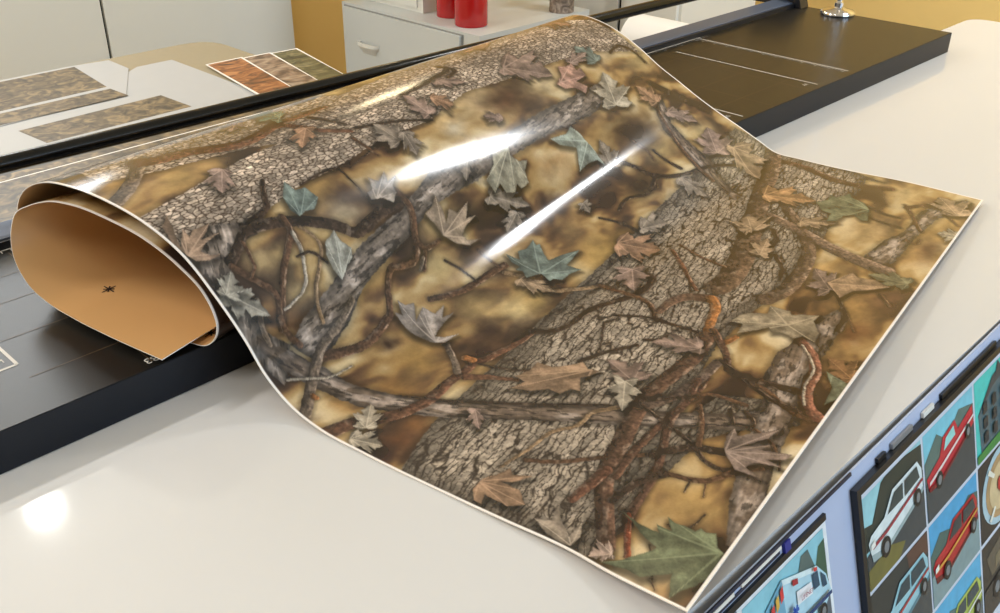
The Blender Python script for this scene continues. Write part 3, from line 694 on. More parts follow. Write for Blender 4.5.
# ------------------------------------------------------------------ tables
def table(name, poly, zt, th, mtop, legs, label):
    t = empty(name, W(0.5, (poly[0][1] + poly[2][1]) / 2, FL)); tag(t, label, 'table')
    bm = bmesh.new(); prism(bm, rounded(poly), zt - th, zt)
    rel(obj('tabletop', bm, mtop, smooth=True, bevel=.003), t)
    for a, b in legs:
        bm = bmesh.new(); box(bm, a - .04, a + .04, b - .04, b + .04, FL, zt - th)
        rel(obj('leg', bm, M_steel, bevel=.004), t)
    return t
table('worktable', [(-2.4, .475, .05), (4.63, .475, .08), (4.63, 1.575, .09), (-2.4, 1.575, .05)], 0, .06, M_white,
      [(-2.2, .62), (4.45, .65), (4.45, 1.45), (-2.2, 1.45)], 'glossy white worktable in the foreground under the camouflage sheet')
table('side_table', [(-2.2, 1.62, .05), (2.02, 1.62, .05), (2.02, 3.565, .13), (-2.2, 3.565, .05)], 0, .05, M_beige,
      [(-2.0, 1.8), (1.85, 1.8), (1.85, 3.4), (-2.0, 3.4)], 'beige table with a rounded corner carrying the white sample sheets')

# ------------------------------------------------------------------ the cutter
BT = .0762
cut = empty('rotary_trimmer', W(2.0, 1.41, 0)); tag(cut, 'long black rotary paper trimmer with glossy round guide rail under the camouflage sheet', 'paper cutter')
def cpart(name, bm, m, smooth=False, bevel=0, label=None, parent=None):
    o = rel(obj(name, bm, m, smooth=smooth, bevel=bevel), cut)
    if parent: o.parent = parent; o.matrix_parent_inverse = parent.matrix_parent_inverse
    if label: o['label'] = label
    return o
bm = bmesh.new()
prism(bm, [(-.6, 1.412), (3.968, 1.412), (3.968, 2.145), (1.85, 2.145), (1.85, 2.56), (-.6, 2.56)], 0.0015, BT - .0012, 0)
for f in bm.faces: f.material_index = 0
cb = cpart('base_board', bm, [M_blackside], bevel=.0018)
bm = bmesh.new(); prism(bm, [(-.598, 1.4135), (3.966, 1.4135), (3.966, 2.143), (1.848, 2.143), (1.848, 2.558), (-.598, 2.558)], BT - .0012, BT); cpart('board_surface', bm, M_black, label='smooth black cutting surface')
# printed measuring marks on the board
zz = BT + .0006
def strip(bm, p, q, w, z=None, mi=0):
    z = zz if z is None else z
    p = Vector(p); q = Vector(q); d = (q - p).normalized(); n = Vector((-d.y, d.x)) * w / 2
    vs = [bm.verts.new(W(*(v.x, v.y), z)) for v in (p - n, q - n, q + n, p + n)]
    f = bm.faces.new(vs); f.material_index = mi
    if f.normal.z < 0: f.normal_flip()
bm = bmesh.new()
strip(bm, (3.18, 1.44), (3.18, 2.052), .0052); strip(bm, (2.962, 1.436), (2.962, 1.99), .0052); strip(bm, (2.508, 1.43), (2.508, 1.62), .0052)
strip(bm, (.2, 2.047), (3.20, 2.047), .0042)
for i in range(60):
    b = 1.45 + i * .0101
    strip(bm, (3.18, b), (3.162 if i % 5 else 3.150, b), .0016)
for i in range(150):
    a = .25 + i * .02
    strip(bm, (a, 2.047), (a, 2.034 if i % 5 else 2.022), .0018)
for p, q in (((.452, 1.585), (.452, 1.70)), ((.452, 1.585), (.20, 1.585)), ((.452, 1.70), (.20, 1.70)), ((.20, 1.585), (.20, 1.70))): strip(bm, p, q, .006)
cpart('ruler_marking', bm, M_markw, label='white printed measuring lines')
bm = bmesh.new()
for a in np.arange(.62, 3.1, .227): strip(bm, (a, 1.43), (a, 2.03), .0022)
for b in (1.53, 1.68, 1.82, 1.93): strip(bm, (.45, b), (3.15, b), .0022)
cpart('grid_marking', bm, M_gridl, label='faint brown printed grid lines')
def flat(a, b, z, ang=0): return Matrix.Translation(W(a, b, z)) @ Matrix.Rotation(ang, 4, 'Z')
for s_, a, b, sz, an in (('B3', .622, 1.437, .013, math.pi), ('A4', 2.93, 1.462, .010, 0), ('B5', 2.475, 1.462, .010, 0), ('MM', .425, 1.612, .010, 0)):
    text('printed_letters', s_, sz, M_markw, flat(a, b, zz, an), cut, 'white printed letters')
# clamp strip along the back of the board
bm = bmesh.new(); extr(bm, [(2.062, BT), (2.062, BT + .020), (2.07, BT + .0225), (2.125, BT + .030), (2.135, BT + .026), (2.135, BT)], -.55, 3.93)
for f in bm.faces: f.material_index = 0
cpart('clamp_strip', bm, [M_clamp], bevel=.0008, label='blue-grey metal clamp strip')
bm = bmesh.new(); box(bm, -.55, 3.93, 2.052, 2.0615, BT, BT + .017); cpart('cutting_edge', bm, M_darkbar, label='black cutting edge strip')
ra = lambda a: 2.238 - .0229 * a
bm = bmesh.new(); tube(bm, [W(a, ra(a), .1955) for a in (-.55, 1, 2.5, 3.93)], .0098, 28)
gr = cpart('guide_rail', bm, M_rail, smooth=True, label='glossy black round guide rail')
for a in (-.58, 3.90):
    bm = bmesh.new(); extr(bm, [(2.02, .078), (2.25, .078), (2.25, .19), (2.20, .235), (2.10, .235), (2.05, .17)], a, a + .06)
    cpart('end_bracket', bm, M_darkbar, bevel=.002)

# chrome stand on the board's far corner
cs = empty('chrome_stand', W(3.925, 1.868, BT)); tag(cs, 'small chrome stand with a round foot at the far corner of the black trimmer', 'stand')
p0 = W(3.925, 1.868, BT)
bm = bmesh.new(); lathe(bm, p0.x, p0.y, [(0, p0.z), (.0335, p0.z), (.0345, p0.z + .002), (.0345, p0.z + .006), (.032, p0.z + .009), (.016, p0.z + .012), (.010, p0.z + .016), (0, p0.z + .016)])
rel(obj('foot', bm, M_chrome, smooth=True), cs)
bm = bmesh.new(); lathe(bm, p0.x, p0.y, [(0, p0.z + .016), (.009, p0.z + .016), (.009, p0.z + .024), (.005, p0.z + .028), (.0045, p0.z + .20), (.009, p0.z + .205), (.009, p0.z + .215), (0, p0.z + .218)], 24)
rel(obj('stem', bm, M_chrome, smooth=True), cs)

# ------------------------------------------------------------------ the camouflage sheet
LEN = LN[-1]; WID = 1.738 * 500
sv = np.concatenate([np.arange(0, 1.55, .0020), np.arange(1.55, LEN, .006), [LEN]])
uu = np.linspace(0, 1, 720); tv = .62 * uu + .38 * uu ** 2
S, T_ = np.meshgrid(sv, tv, indexing='ij')
P = surf(S, T_)
def grid_mesh(name, P, extra=None):
    n, m = P.shape[:2]
    me = bpy.data.meshes.new(name)
    idx = np.arange(n * m).reshape(n, m)
    q = np.stack([idx[:-1, :-1], idx[:-1, 1:], idx[1:, 1:], idx[1:, :-1]], -1).reshape(-1, 4)
    me.vertices.add(n * m); me.vertices.foreach_set('co', P.reshape(-1).astype(np.float32))
    me.loops.add(q.size); me.loops.foreach_set('vertex_index', q.reshape(-1).astype(np.int32))
    me.polygons.add(len(q)); me.polygons.foreach_set('loop_start', np.arange(0, q.size, 4, dtype=np.int32))
    try: me.polygons.foreach_set('loop_total', np.full(len(q), 4, np.int32))
    except Exception: pass
    me.update(calc_edges=True)
    me.polygons.foreach_set('use_smooth', np.ones(len(q), bool))
    return me
pa = Painter(S * 500, T_ * WID)
col = np.clip(pa.run(), 0, 255)
lum = col.mean(-1, keepdims=True)
col = np.clip(lum + (col - lum) * PRINT_SAT, 0, 255) * PRINT_GAIN
# unprinted white margin
U_, V_ = S * 500, T_ * WID
e = np.minimum(np.minimum(U_, LEN * 500 - U_), np.minimum(V_, WID - V_))
k = sst(1.9, 2.5, e)[..., None]
col = col * k + np.array([244, 236, 228.]) * (1 - k)
c = col / 255.; cl = np.where(c <= .04045, c / 12.92, ((c + .055) / 1.055) ** 2.4)
me = grid_mesh('camouflage_sheet', P)
at = me.color_attributes.new('print', 'FLOAT_COLOR', 'POINT')
at.data.foreach_set('color', np.concatenate([cl, np.ones(cl.shape[:2] + (1,))], -1).reshape(-1).astype(np.float32))
m = bpy.data.materials.new('camouflage_print'); m.use_nodes = True
nt = m.node_tree; b = nt.nodes['Principled BSDF']
an = nt.nodes.new('ShaderNodeAttribute'); an.attribute_name = 'print'
tc = nt.nodes.new('ShaderNodeTexCoord'); nz = nt.nodes.new('ShaderNodeTexNoise'); nz.inputs['Scale'].default_value = 420; nz.inputs['Detail'].default_value = 3
nt.links.new(tc.outputs['Object'], nz.inputs['Vector'])
mr = nt.nodes.new('ShaderNodeMapRange'); mr.inputs['To Min'].default_value = .86; mr.inputs['To Max'].default_value = 1.14
nt.links.new(nz.outputs['Fac'], mr.inputs['Value'])
hs = nt.nodes.new('ShaderNodeHueSaturation'); nt.links.new(an.outputs['Color'], hs.inputs['Color']); nt.links.new(mr.outputs['Result'], hs.inputs['Value'])
nt.links.new(hs.outputs['Color'], b.inputs['Base Color'])
b.inputs['Roughness'].default_value = .13; b.inputs['Specular IOR Level'].default_value = .5
me.materials.append(m)
sheet = link(bpy.data.objects.new('camouflage_sheet', me))
tag(sheet, 'large glossy woodland camouflage print arched over the trimmer with one end rolled up', 'printed sheet')
# backing: a thin slab just under the printed face
sb = np.concatenate([np.arange(0, LEN, .006), [LEN]]); tb = np.linspace(0, 1, 40)
S2, T2 = np.meshgrid(sb, tb, indexing='ij'); Pb = surf(S2, T2)
du = np.gradient(Pb, axis=0); dv = np.gradient(Pb, axis=1); nb = np.cross(dv, du); nb /= np.linalg.norm(nb, axis=-1, keepdims=True)
bm = bmesh.new()
top = [[bm.verts.new(Pb[i, j] - nb[i, j] * .00012) for j in range(len(tb))] for i in range(len(sb))]
bot = [[bm.verts.new(Pb[i, j] - nb[i, j] * .0009) for j in range(len(tb))] for i in range(len(sb))]
n_, m_ = len(sb), len(tb)
for i in range(n_ - 1):
    for j in range(m_ - 1):
        bm.faces.new([top[i][j], top[i][j + 1], top[i + 1][j + 1], top[i + 1][j]]); bm.faces.new([bot[i][j], bot[i + 1][j], bot[i + 1][j + 1], bot[i][j + 1]])
    for j in (0, m_ - 1): bm.faces.new([top[i][j], top[i + 1][j], bot[i + 1][j], bot[i][j]]).material_index = 1
for j in range(m_ - 1):
    for i in (0, n_ - 1): bm.faces.new([top[i][j], top[i][j + 1], bot[i][j + 1], bot[i][j]]).material_index = 1
bk = obj('backing_paper', bm, [M_back, M_paper], sheet, smooth=True); bk['label'] = 'plain tan backing paper of the sheet'
# little registration stars printed on the backing
for s0, t0 in ((3.009, .060), (2.113, .024)):
    bm = bmesh.new(); r = .0080
    for a in (0, .785, 1.571, 2.356):
        d = np.array([math.cos(a), math.sin(a)]); q = np.array([-d[1], d[0]]) * .0007; L_ = r if a not in (0.785, 2.356) else r * .7
        vs = []
        for f, g in ((-1, -1), (1, -1), (1, 1), (-1, 1)):
            o2 = d * L_ * f + q * g * (1 if a else 1)
            ps = surf(np.array([s0 + o2[0] / K]), np.array([t0 + o2[1] / (WID / 1000)]))[0]
            e1 = surf(np.array([s0 + .002]), np.array([t0]))[0] - surf(np.array([s0 - .002]), np.array([t0]))[0]; e2 = surf(np.array([s0]), np.array([t0 + .002]))[0] - surf(np.array([s0]), np.array([t0 - .002]))[0]
            nn = np.cross(e2, e1); nn /= np.linalg.norm(nn)
            vs.append(bm.verts.new(ps - nn * .0013))
        bm.faces.new(vs)
    o = obj('registration_mark', bm, M_ink, sheet); o['label'] = 'small black star mark on the backing'

# ------------------------------------------------------------------ other prints
def camo_mat(name, c0, c1, c2, scale, stretch=(1, 1, 1)):
    m = bpy.data.materials.new(name); m.use_nodes = True; nt = m.node_tree; b = nt.nodes['Principled BSDF']; b.inputs['Roughness'].default_value = .4
    tc = nt.nodes.new('ShaderNodeTexCoord'); mp = nt.nodes.new('ShaderNodeMapping'); mp.inputs['Scale'].default_value = stretch
    nt.links.new(tc.outputs['Object'], mp.inputs['Vector'])
    n = nt.nodes.new('ShaderNodeTexNoise'); n.inputs['Scale'].default_value = scale; n.inputs['Detail'].default_value = 6; n.inputs['Distortion'].default_value = 1.2
    nt.links.new(mp.outputs['Vector'], n.inputs['Vector'])
    r = nt.nodes.new('ShaderNodeValToRGB'); nt.links.new(n.outputs['Fac'], r.inputs['Fac'])
    r.color_ramp.elements[0].position = .34; r.color_ramp.elements[0].color = lin(c0); r.color_ramp.elements[1].position = .66; r.color_ramp.elements[1].color = lin(c2)
    e = r.color_ramp.elements.new(.5); e.color = lin(c1)
    nt.links.new(r.outputs['Color'], b.inputs['Base Color'])
    return m
C_wood = camo_mat('small_woodland_print', (50, 42, 32), (98, 84, 62), (146, 126, 92), 44, (1, 1, 1))
C_orange = camo_mat('orange_leaf_print', (62, 38, 24), (142, 86, 44), (186, 128, 80), 26, (1, 2.2, 1))
C_brown = camo_mat('brown_pattern_print', (84, 66, 54), (140, 116, 98), (172, 152, 130), 22, (1, 2, 1))
C_green = camo_mat('green_pattern_print', (44, 46, 32), (92, 90, 62), (138, 128, 96), 24, (1, 2, 1))
def quad_sheet(name, pts, z0, z1, m, parent=None):
    bm = bmesh.new(); prism(bm, pts, z0, z1); return obj(name, bm, m, parent)
def sample(name, outline, z, label, panels, mp):
    t = empty(name, W(outline[0][0], outline[0][1], z)); tag(t, label, 'printed sheet', 'sample prints on the beige table')
    rel(quad_sheet('paper', outline, z, z + .002, M_sample), t)
    for q in panels: rel(quad_sheet('printed_panel', q, z + .002, z + .0026, mp), t)
sample('sample_sheet', [(.30, 2.60), (1.76, 2.60), (1.758, 3.385), (1.62, 3.385), (1.30, 3.16), (.30, 3.08)], .0005, 'white sample sheet with one long woodland panel lying nearest the black guide rail', [[(1.045, 2.835), (1.52, 2.845), (1.51, 3.02), (1.03, 2.995)]], C_wood)
sample('sample_sheet', [(.40, 3.03), (1.43, 3.10), (1.585, 3.38), (1.585, 3.53), (1.44, 3.55), (.40, 3.54)], .003, 'white sample sheet with two woodland panels at the far left of the beige table', [[(.45, 3.19), (1.424, 3.225), (1.455, 3.53), (.44, 3.515)], [(.45, 3.065), (1.43, 3.085), (1.422, 3.195), (.45, 3.172)]], C_wood)
def strip_sample(name, q, z, label, mp):
    t = empty(name, W(q[0][0], q[0][1], z)); tag(t, label, 'printed sheet', 'camouflage colour samples')
    rel(quad_sheet('paper', q, z, z + .002, M_paper), t)
    cx = sum(p[0] for p in q) / 4; cy = sum(p[1] for p in q) / 4
    rel(quad_sheet('printed_panel', [(cx + (x - cx) * .90, cy + (y - cy) * .955) for x, y in q], z + .002, z + .0026, mp), t)
strip_sample('camouflage_sample', [(1.955, 2.72), (2.08, 2.72), (2.185, 3.20), (2.06, 3.21)], .0008, 'green camouflage sample strip, outermost of the three by the table corner', C_green)
strip_sample('camouflage_sample', [(1.84, 2.72), (1.965, 2.72), (2.07, 3.21), (1.94, 3.215)], .0042, 'brown camouflage sample strip between the orange and the green one', C_brown)
strip_sample('camouflage_sample', [(1.72, 2.72), (1.85, 2.72), (1.95, 3.215), (1.80, 3.22)], .0076, 'orange camouflage sample strip beside the white sample sheet', C_orange)
# second print lying flat behind the clamp strip
t = empty('flat_print', W(.4, 2.15, BT)); tag(t, 'second woodland print lying flat behind the clamp strip, half hidden by the roll', 'printed sheet')
rel(quad_sheet('paper', [(-.5, 2.155), (1.75, 2.155), (1.75, 2.557), (-.5, 2.557)], BT + .0012, BT + .0032, M_paper), t)
rel(quad_sheet('printed_panel', [(-.49, 2.165), (1.74, 2.165), (1.74, 2.430), (-.49, 2.405)], BT + .0032, BT + .0038, C_wood), t)
rel(quad_sheet('printed_panel', [(-.49, 2.413), (1.74, 2.438), (1.74, 2.472), (-.49, 2.455)], BT + .0032, BT + .0038, C_wood), t)
dk = rel(quad_sheet('rail_shade_band', [(-.49, 2.455), (1.74, 2.472), (1.74, 2.556), (-.49, 2.556)], BT + .0032, BT + .0038, M_darkbar), t); dk['label'] = 'dark band painted as the shade below the guide rail'  # dark strip laid on the print as painted shade below the rail
# ------------------------------------------------------------------ furniture against the walls
cc_ = empty('storage_cabinet', W(2.5, 5.6, FL)); tag(cc_, 'tall cream storage cabinet with two plain doors behind the sample table', 'cabinet')
bm = bmesh.new(); box(bm, 0.9, 3.802, 5.62, 6.28, FL, .9); rel(obj('body', bm, M_cream, bevel=.004), cc_)
for a0, a1 in ((.92, 2.518), (2.536, 3.80)):
    bm = bmesh.new(); box(bm, a0, a1, 5.585, 5.62, FL + .1, .86); d = rel(obj('door', bm, M_cream, bevel=.003), cc_)
bm = bmesh.new(); box(bm, 2.518, 2.536, 5.61, 5.6195, FL + .1, .86); rel(obj('door_gap', bm, M_gap), cc_)
for a in (2.44, 2.60):
    bm = bmesh.new(); tube(bm, [W(a, 5.585, .4), W(a, 5.53, .4), W(a, 5.53, .65), W(a, 5.585, .65)], .006, 10)
    rel(obj('handle', bm, M_steel, smooth=True), cc_)

fc = empty('filing_cabinet', W(4.3, 4.55, FL)); tag(fc, 'pale grey metal filing cabinet with a white pull, below the red canisters', 'cabinet')
CZ = -.38
bm = bmesh.new(); box(bm, 3.90, 4.86, 3.93, 5.17, FL, CZ); rel(obj('body', bm, M_filegrey, bevel=.004), fc)
for z0, z1 in ((-1.02, -.402), (-1.70, -1.06)):
    bm = bmesh.new(); box(bm, 3.893, 3.90, 4.06, 5.14, z0 - .008, z1 + .008); rel(obj('drawer_gap', bm, M_fileseam), fc)
    bm = bmesh.new(); box(bm, 3.876, 3.893, 4.07, 5.13, z0, z1); dr = rel(obj('drawer', bm, M_filegrey, bevel=.003), fc)
    zc = z1 - .203
    for b0 in (4.885, 4.315):
        bm = bmesh.new()
        pts = []
        for i in range(13):
            th = math.pi * i / 12; pts.append((b0 - .095 * math.cos(th), -.045 * math.sin(th) ** .6))
        # a shallow cup: bowed rim with a hollow back
        for zz0, zz1, sc_ in ((zc - .004, zc + .016, 1.0),):
            o_ = [bm.verts.new(W(3.876 + x * sc_, b, zz1)) for b, x in pts]; i_ = [bm.verts.new(W(3.876 + x * .72, b0 + (b - b0) * .84, zz1)) for b, x in pts]
            o2 = [bm.verts.new(W(3.876 + x * sc_, b, zz0)) for b, x in pts]; i2 = [bm.verts.new(W(3.876 + x * .72, b0 + (b - b0) * .84, zz0)) for b, x in pts]
            for k in range(12):
                bm.faces.new([o_[k], o_[k+1], i_[k+1], i_[k]]); bm.faces.new([o2[k], i2[k], i2[k+1], o2[k+1]]); bm.faces.new([o_[k], o2[k], o2[k+1], o_[k+1]]); bm.faces.new([i_[k], i_[k+1], i2[k+1], i2[k]])
            # cup wall sloping back to the drawer below the rim
            lo = [bm.verts.new(W(3.874, b0 + (b - b0) * .62, zc - .055)) for b, x in pts]
            for k in range(12): bm.faces.new([o2[k], lo[k], lo[k+1], o2[k+1]])
        h = obj('handle', bm, M_offwhite, smooth=True); h.parent = dr; h['label'] = 'white cup pull'

ub = empty('drawer_unit', W(4.2, 5.0, CZ)); tag(ub, 'white drawer unit standing on the grey filing cabinet', 'drawer unit')
bm = bmesh.new(); box(bm, 4.04, 4.50, 4.555, 5.15, CZ + .001, .35); rel(obj('body', bm, M_offwhite, bevel=.003), ub)
for z0, z1 in ((CZ + .03, CZ + .32), (CZ + .34, .32)):
    bm = bmesh.new(); box(bm, 4.028, 4.04, 4.60, 5.12, z0, z1); rel(obj('drawer', bm, M_offwhite, bevel=.002), ub)
    bm = bmesh.new(); box(bm, 4.012, 4.028, 4.80, 4.92, (z0 + z1) / 2, (z0 + z1) / 2 + .02); rel(obj('handle', bm, M_steel), ub)

def canister(a, b, r, h, label):
    p = W(a, b, CZ + .001); t = empty('canister', p); tag(t, label, 'canister', 'red canisters on the filing cabinet')
    bm = bmesh.new(); lathe(bm, p.x, p.y, [(0, p.z), (r * .97, p.z), (r, p.z + .003), (r, p.z + h), (r * .97, p.z + h + .003), (0, p.z + h + .003)], 40); rel(obj('body', bm, M_red, smooth=True), t)
    bm = bmesh.new(); lathe(bm, p.x, p.y, [(0, p.z + h + .003), (r * 1.02, p.z + h + .003), (r * 1.02, p.z + h + .022), (r * .4, p.z + h + .03), (0, p.z + h + .03)], 40); rel(obj('lid', bm, M_redlid, smooth=True), t)
canister(4.06, 4.16, .0485, .20, 'red canister nearer the camera, front of the two on the filing cabinet')
canister(4.125, 4.405, .042, .19, 'red canister partly hidden behind the other, beside the white drawer unit')

t = empty('storage_tin', W(4.70, 4.02, CZ)); tag(t, 'bark patterned tin at the back of the filing cabinet', 'tin')
p = W(4.70, 4.02, CZ + .001); bm = bmesh.new(); lathe(bm, p.x, p.y, [(0, p.z), (.038, p.z), (.038, p.z + .15), (0, p.z + .15)], 32); rel(obj('body', bm, camo_mat('bark_tin_print', (70, 58, 48), (120, 104, 90), (168, 152, 136), 40), smooth=True), t)
bm = bmesh.new(); lathe(bm, p.x, p.y, [(0, p.z + .15), (.04, p.z + .15), (.04, p.z + .168), (0, p.z + .17)], 32); rel(obj('lid', bm, M_offwhite, smooth=True), t)

wc = empty('metal_cupboard', W(5.3, 3.8, FL)); tag(wc, 'white metal cupboard with a dark door gap beyond the filing cabinet', 'cabinet')
bm = bmesh.new(); box(bm, 5.23, 6.1, 3.50, 4.62, FL, .4); rel(obj('body', bm, M_offwhite, bevel=.003), wc)
for b0, b1 in ((3.52, 3.945), (3.97, 4.60)):
    bm = bmesh.new(); box(bm, 5.20, 5.23, b0, b1, FL + .08, .36); d = rel(obj('door', bm, M_offwhite, bevel=.002), wc)
    bm = bmesh.new(); pk = W(5.20, 3.80 if b0 < 3.6 else 4.08, -.545); tube(bm, [pk, pk + Vector((-.012, 0, 0))], .006, 14)
    h = obj('knob', bm, M_steel, smooth=True); h.parent = d
bm = bmesh.new(); box(bm, 5.215, 5.2295, 3.945, 3.97, FL + .08, .36); rel(obj('door_gap', bm, M_gap), wc)

# a roll of white paper on a low crate behind the cutter
cr = empty('crate', W(4.75, 3.2, FL)); tag(cr, 'plain low crate carrying the white paper roll behind the trimmer', 'crate')
bm = bmesh.new(); box(bm, 4.50, 5.12, 2.70, 3.62, FL, -.66); rel(obj('body', bm, M_beige, bevel=.004), cr)
bm = bmesh.new(); box(bm, 4.48, 5.14, 2.68, 3.64, -.66, -.63); rel(obj('lid', bm, M_beige, bevel=.003), cr)
pr = empty('paper_roll', W(4.8, 3.2, -.63)); tag(pr, 'white paper roll lying behind the trimmer by the white cupboard', 'paper roll')
bm = bmesh.new(); p0 = W(4.80, 2.75, -.63) + Vector((0, 0, .0755)); p1 = W(4.80, 3.53, -.63) + Vector((0, 0, .0755))
tube(bm, [p0, p1], .075, 48); rel(obj('roll', bm, M_paper, smooth=True), pr)
for q, d in ((p0, -1), (p1, 1)):
    bm = bmesh.new(); tube(bm, [q, q + Vector((0, d * .004, 0))], .022, 24); rel(obj('core', bm, M_beige, smooth=True), pr)

# ------------------------------------------------------------------ the display boards leaning on the table's front edge
PO = Vector((1.3082, .4483, -.0559)); PU_ = Vector((1.0, .006, .0081)); PV = Vector((.0131, -.2719, -.9622)); PN = -Vector((-.0165, .9621, -.2721))
def pp(u, v, o=0.0):
    q = PO + PU_ * u + PV * v + PN * o
    return W(q.x, q.y, q.z)
def pbox(bm, u0, u1, v0, v1, o0, o1, mi=0):
    hexa(bm, [pp(u0, v0, o0), pp(u1, v0, o0), pp(u1, v1, o0), pp(u0, v1, o0), pp(u0, v0, o1), pp(u1, v0, o1), pp(u1, v1, o1), pp(u0, v1, o1)], mi)
VB = 1.80
db = empty('display_board', pp(.1, VB)); tag(db, 'tall blue-grey display board leaning against the front of the worktable', 'display board')
bm = bmesh.new(); pbox(bm, -.60, 1.05, -.052, VB, -.004, 0.0); rel(obj('board', bm, M_panel, bevel=.001), db)
bm = bmesh.new(); pbox(bm, -.60, -.010, -.0535, -.0475, 0.0, .003); pbox(bm, -.60, -.235, -.0395, -.0345, 0.0, .002); rel(obj('edge_strip', bm, M_navy), db)
def fan(bm, pts, fu, off, mi):
    vs = [bm.verts.new(fu(x, y, off)) for x, y in pts]
    bm.faces.new(vs).material_index = mi
PM = {}
def pm(c):
    k_ = 'photo_ink_%02x%02x%02x' % c
    return mat(k_, c, .30, var=.22, scale=90, spec=.4)
def circle(x, y, rx, ry, n=18): return [(x + rx * math.cos(2 * math.pi * i / n), y + ry * math.sin(2 * math.pi * i / n)) for i in range(n)]
def photo(name, u0, u1, v0, v1, off, layers, parent, root, label):
    cols = []; bm = bmesh.new()
    fu = lambda x, y, o: pp(u0 + (u1 - u0) * x, v0 + (v1 - v0) * y, o)
    for i, (c, pts) in enumerate(layers):
        if c not in cols: cols.append(c)
        pts = [(min(1, max(0, x)), min(1, max(0, y))) for x, y in pts]
        fan(bm, pts, fu, off + .0004 * (i + 1), cols.index(c))
    me_o = obj(name, bm, [pm(c) for c in cols]); me_o.parent = parent
    me_o.matrix_parent_inverse = Matrix.Translation(-Vector(root.location)); me_o['label'] = label
    return me_o
FULL = [(0, 0), (1, 0), (1, 1), (0, 1)]
def wheel(x, y, r=.1, ry=.12): return [((22, 22, 24), circle(x, y, r, ry)), ((120, 124, 126), circle(x, y, r * .55, ry * .55))]
def car(body, dark, glass, stripe, y=0.0, flip=False, wheels=True, big=False):
    L_ = [(body, [(.03, .50), (.08, .44), (.30, .40), (.46, .20), (.90, .18), (.97, .30), (.98, .54), (.86, .60), (.30, .76), (.08, .72)]),
          (dark, [(.06, .64), (.30, .72), (.86, .56), (.98, .50), (.98, .55), (.86, .61), (.30, .77), (.08, .73)]),
          (glass, [(.35, .40), (.48, .24), (.63, .235), (.62, .40)]), (glass, [(.66, .235), (.88, .22), (.92, .37), (.65, .40)]),
          (stripe, [(.08, .55), (.32, .53), (.97, .40), (.97, .43), (.32, .57), (.08, .59)]),
          ((225, 228, 220), [(.05, .52), (.12, .50), (.12, .57), (.05, .58)])]
    L_ += wheel(.28, .70, .075, .11) + wheel(.85, .55, .06, .10)
    return [(c, [((1 - x) if flip else x, yy + y) for x, yy in p]) for c, p in L_]
# ambulance photograph on the blue-grey board
ap = [((226, 232, 238), FULL), ((96, 172, 196), [(.045, .04), (.955, .04), (.955, .97), (.045, .97)]), ((136, 196, 210), [(.045, .04), (.955, .04), (.955, .30), (.045, .42)]),
      ((60, 92, 70), [(.82, .30), (.88, .14), (.955, .12), (.955, .50), (.90, .46)]), ((84, 104, 100), [(.62, .22), (.68, .08), (.76, .08), (.82, .26)]), ((86, 96, 104), [(.045, .56), (.955, .46), (.955, .97), (.045, .97)]),
      ((176, 214, 226), [(.25, .21), (.44, .10), (.83, .26), (.93, .40), (.97, .56), (.86, .68), (.55, .66), (.22, .62)]), ((112, 168, 192), [(.25, .21), (.44, .10), (.46, .64), (.22, .62)]),
      ((214, 234, 240), [(.44, .10), (.83, .26), (.80, .29), (.45, .15)]), ((40, 74, 96), [(.76, .29), (.83, .30), (.84, .43), (.77, .42)]), ((40, 74, 96), [(.86, .33), (.91, .40), (.92, .48), (.87, .47)]), ((232, 236, 240), [(.575, .29), (.745, .33), (.745, .43), (.575, .40)]),
      ((168, 40, 48), [(.54, .17), (.60, .195), (.60, .24), (.54, .22)]), ((206, 60, 56), [(.40, .16), (.435, .13), (.435, .23), (.40, .26)]), ((214, 170, 70), [(.345, .19), (.38, .165), (.38, .26), (.345, .29)]), ((206, 60, 56), [(.29, .225), (.325, .20), (.325, .29), (.29, .32)]), ((206, 60, 56), [(.77, .235), (.81, .25), (.81, .28), (.77, .265)]),
      ((30, 62, 110), [(.47, .52), (.95, .54), (.95, .57), (.47, .56)])] + wheel(.83, .64, .045, .07) + wheel(.52, .65, .045, .07)
star = []
for i in range(3):
    a = math.pi * i / 3
    star.append(((34, 82, 168), [(.515 + .04 * math.cos(a) - .010 * math.sin(a), .40 + .05 * math.sin(a) + .014 * math.cos(a)), (.515 + .04 * math.cos(a) + .010 * math.sin(a), .40 + .05 * math.sin(a) - .014 * math.cos(a)),
                               (.515 - .04 * math.cos(a) + .010 * math.sin(a), .40 - .05 * math.sin(a) - .014 * math.cos(a)), (.515 - .04 * math.cos(a) - .010 * math.sin(a), .40 - .05 * math.sin(a) + .014 * math.cos(a))]))
bm = bmesh.new(); pbox(bm, -.52, -.1035, -.0305, -.0195, 0.0, .005); rel(obj('photo_rail', bm, M_frame, bevel=.0006), db)
bm = bmesh.new(); pbox(bm, -.226, -.210, -.0475, -.0305, .0, .006); rel(obj('tab', bm, M_bluetab), db)
bm = bmesh.new(); pbox(bm, -.34, -.232, -.0475, -.0425, .0, .004); pbox(bm, -.45, -.36, -.0475, -.0415, .0, .004); rel(obj('clip', bm, M_offwhite), db)
aw = photo('photo', -.36, -.1045, -.0195, .200, .003, ap + star, db, db, 'photo of a pale blue ambulance')
# lettering on the ambulance
bm_ = pp(-.1915, .0602, .0125); X = (pp(.1, .012) - pp(0, .0)).normalized(); Zv = (PN).normalized(); Y = Zv.cross(X).normalized()
Mx = Matrix((X, Y, Zv)).transposed().to_4x4(); Mx.translation = bm_
tx = text('lettering', 'LIFENET', .0050, mat('red_letter_ink', (150, 44, 70), .4), Mx, db)

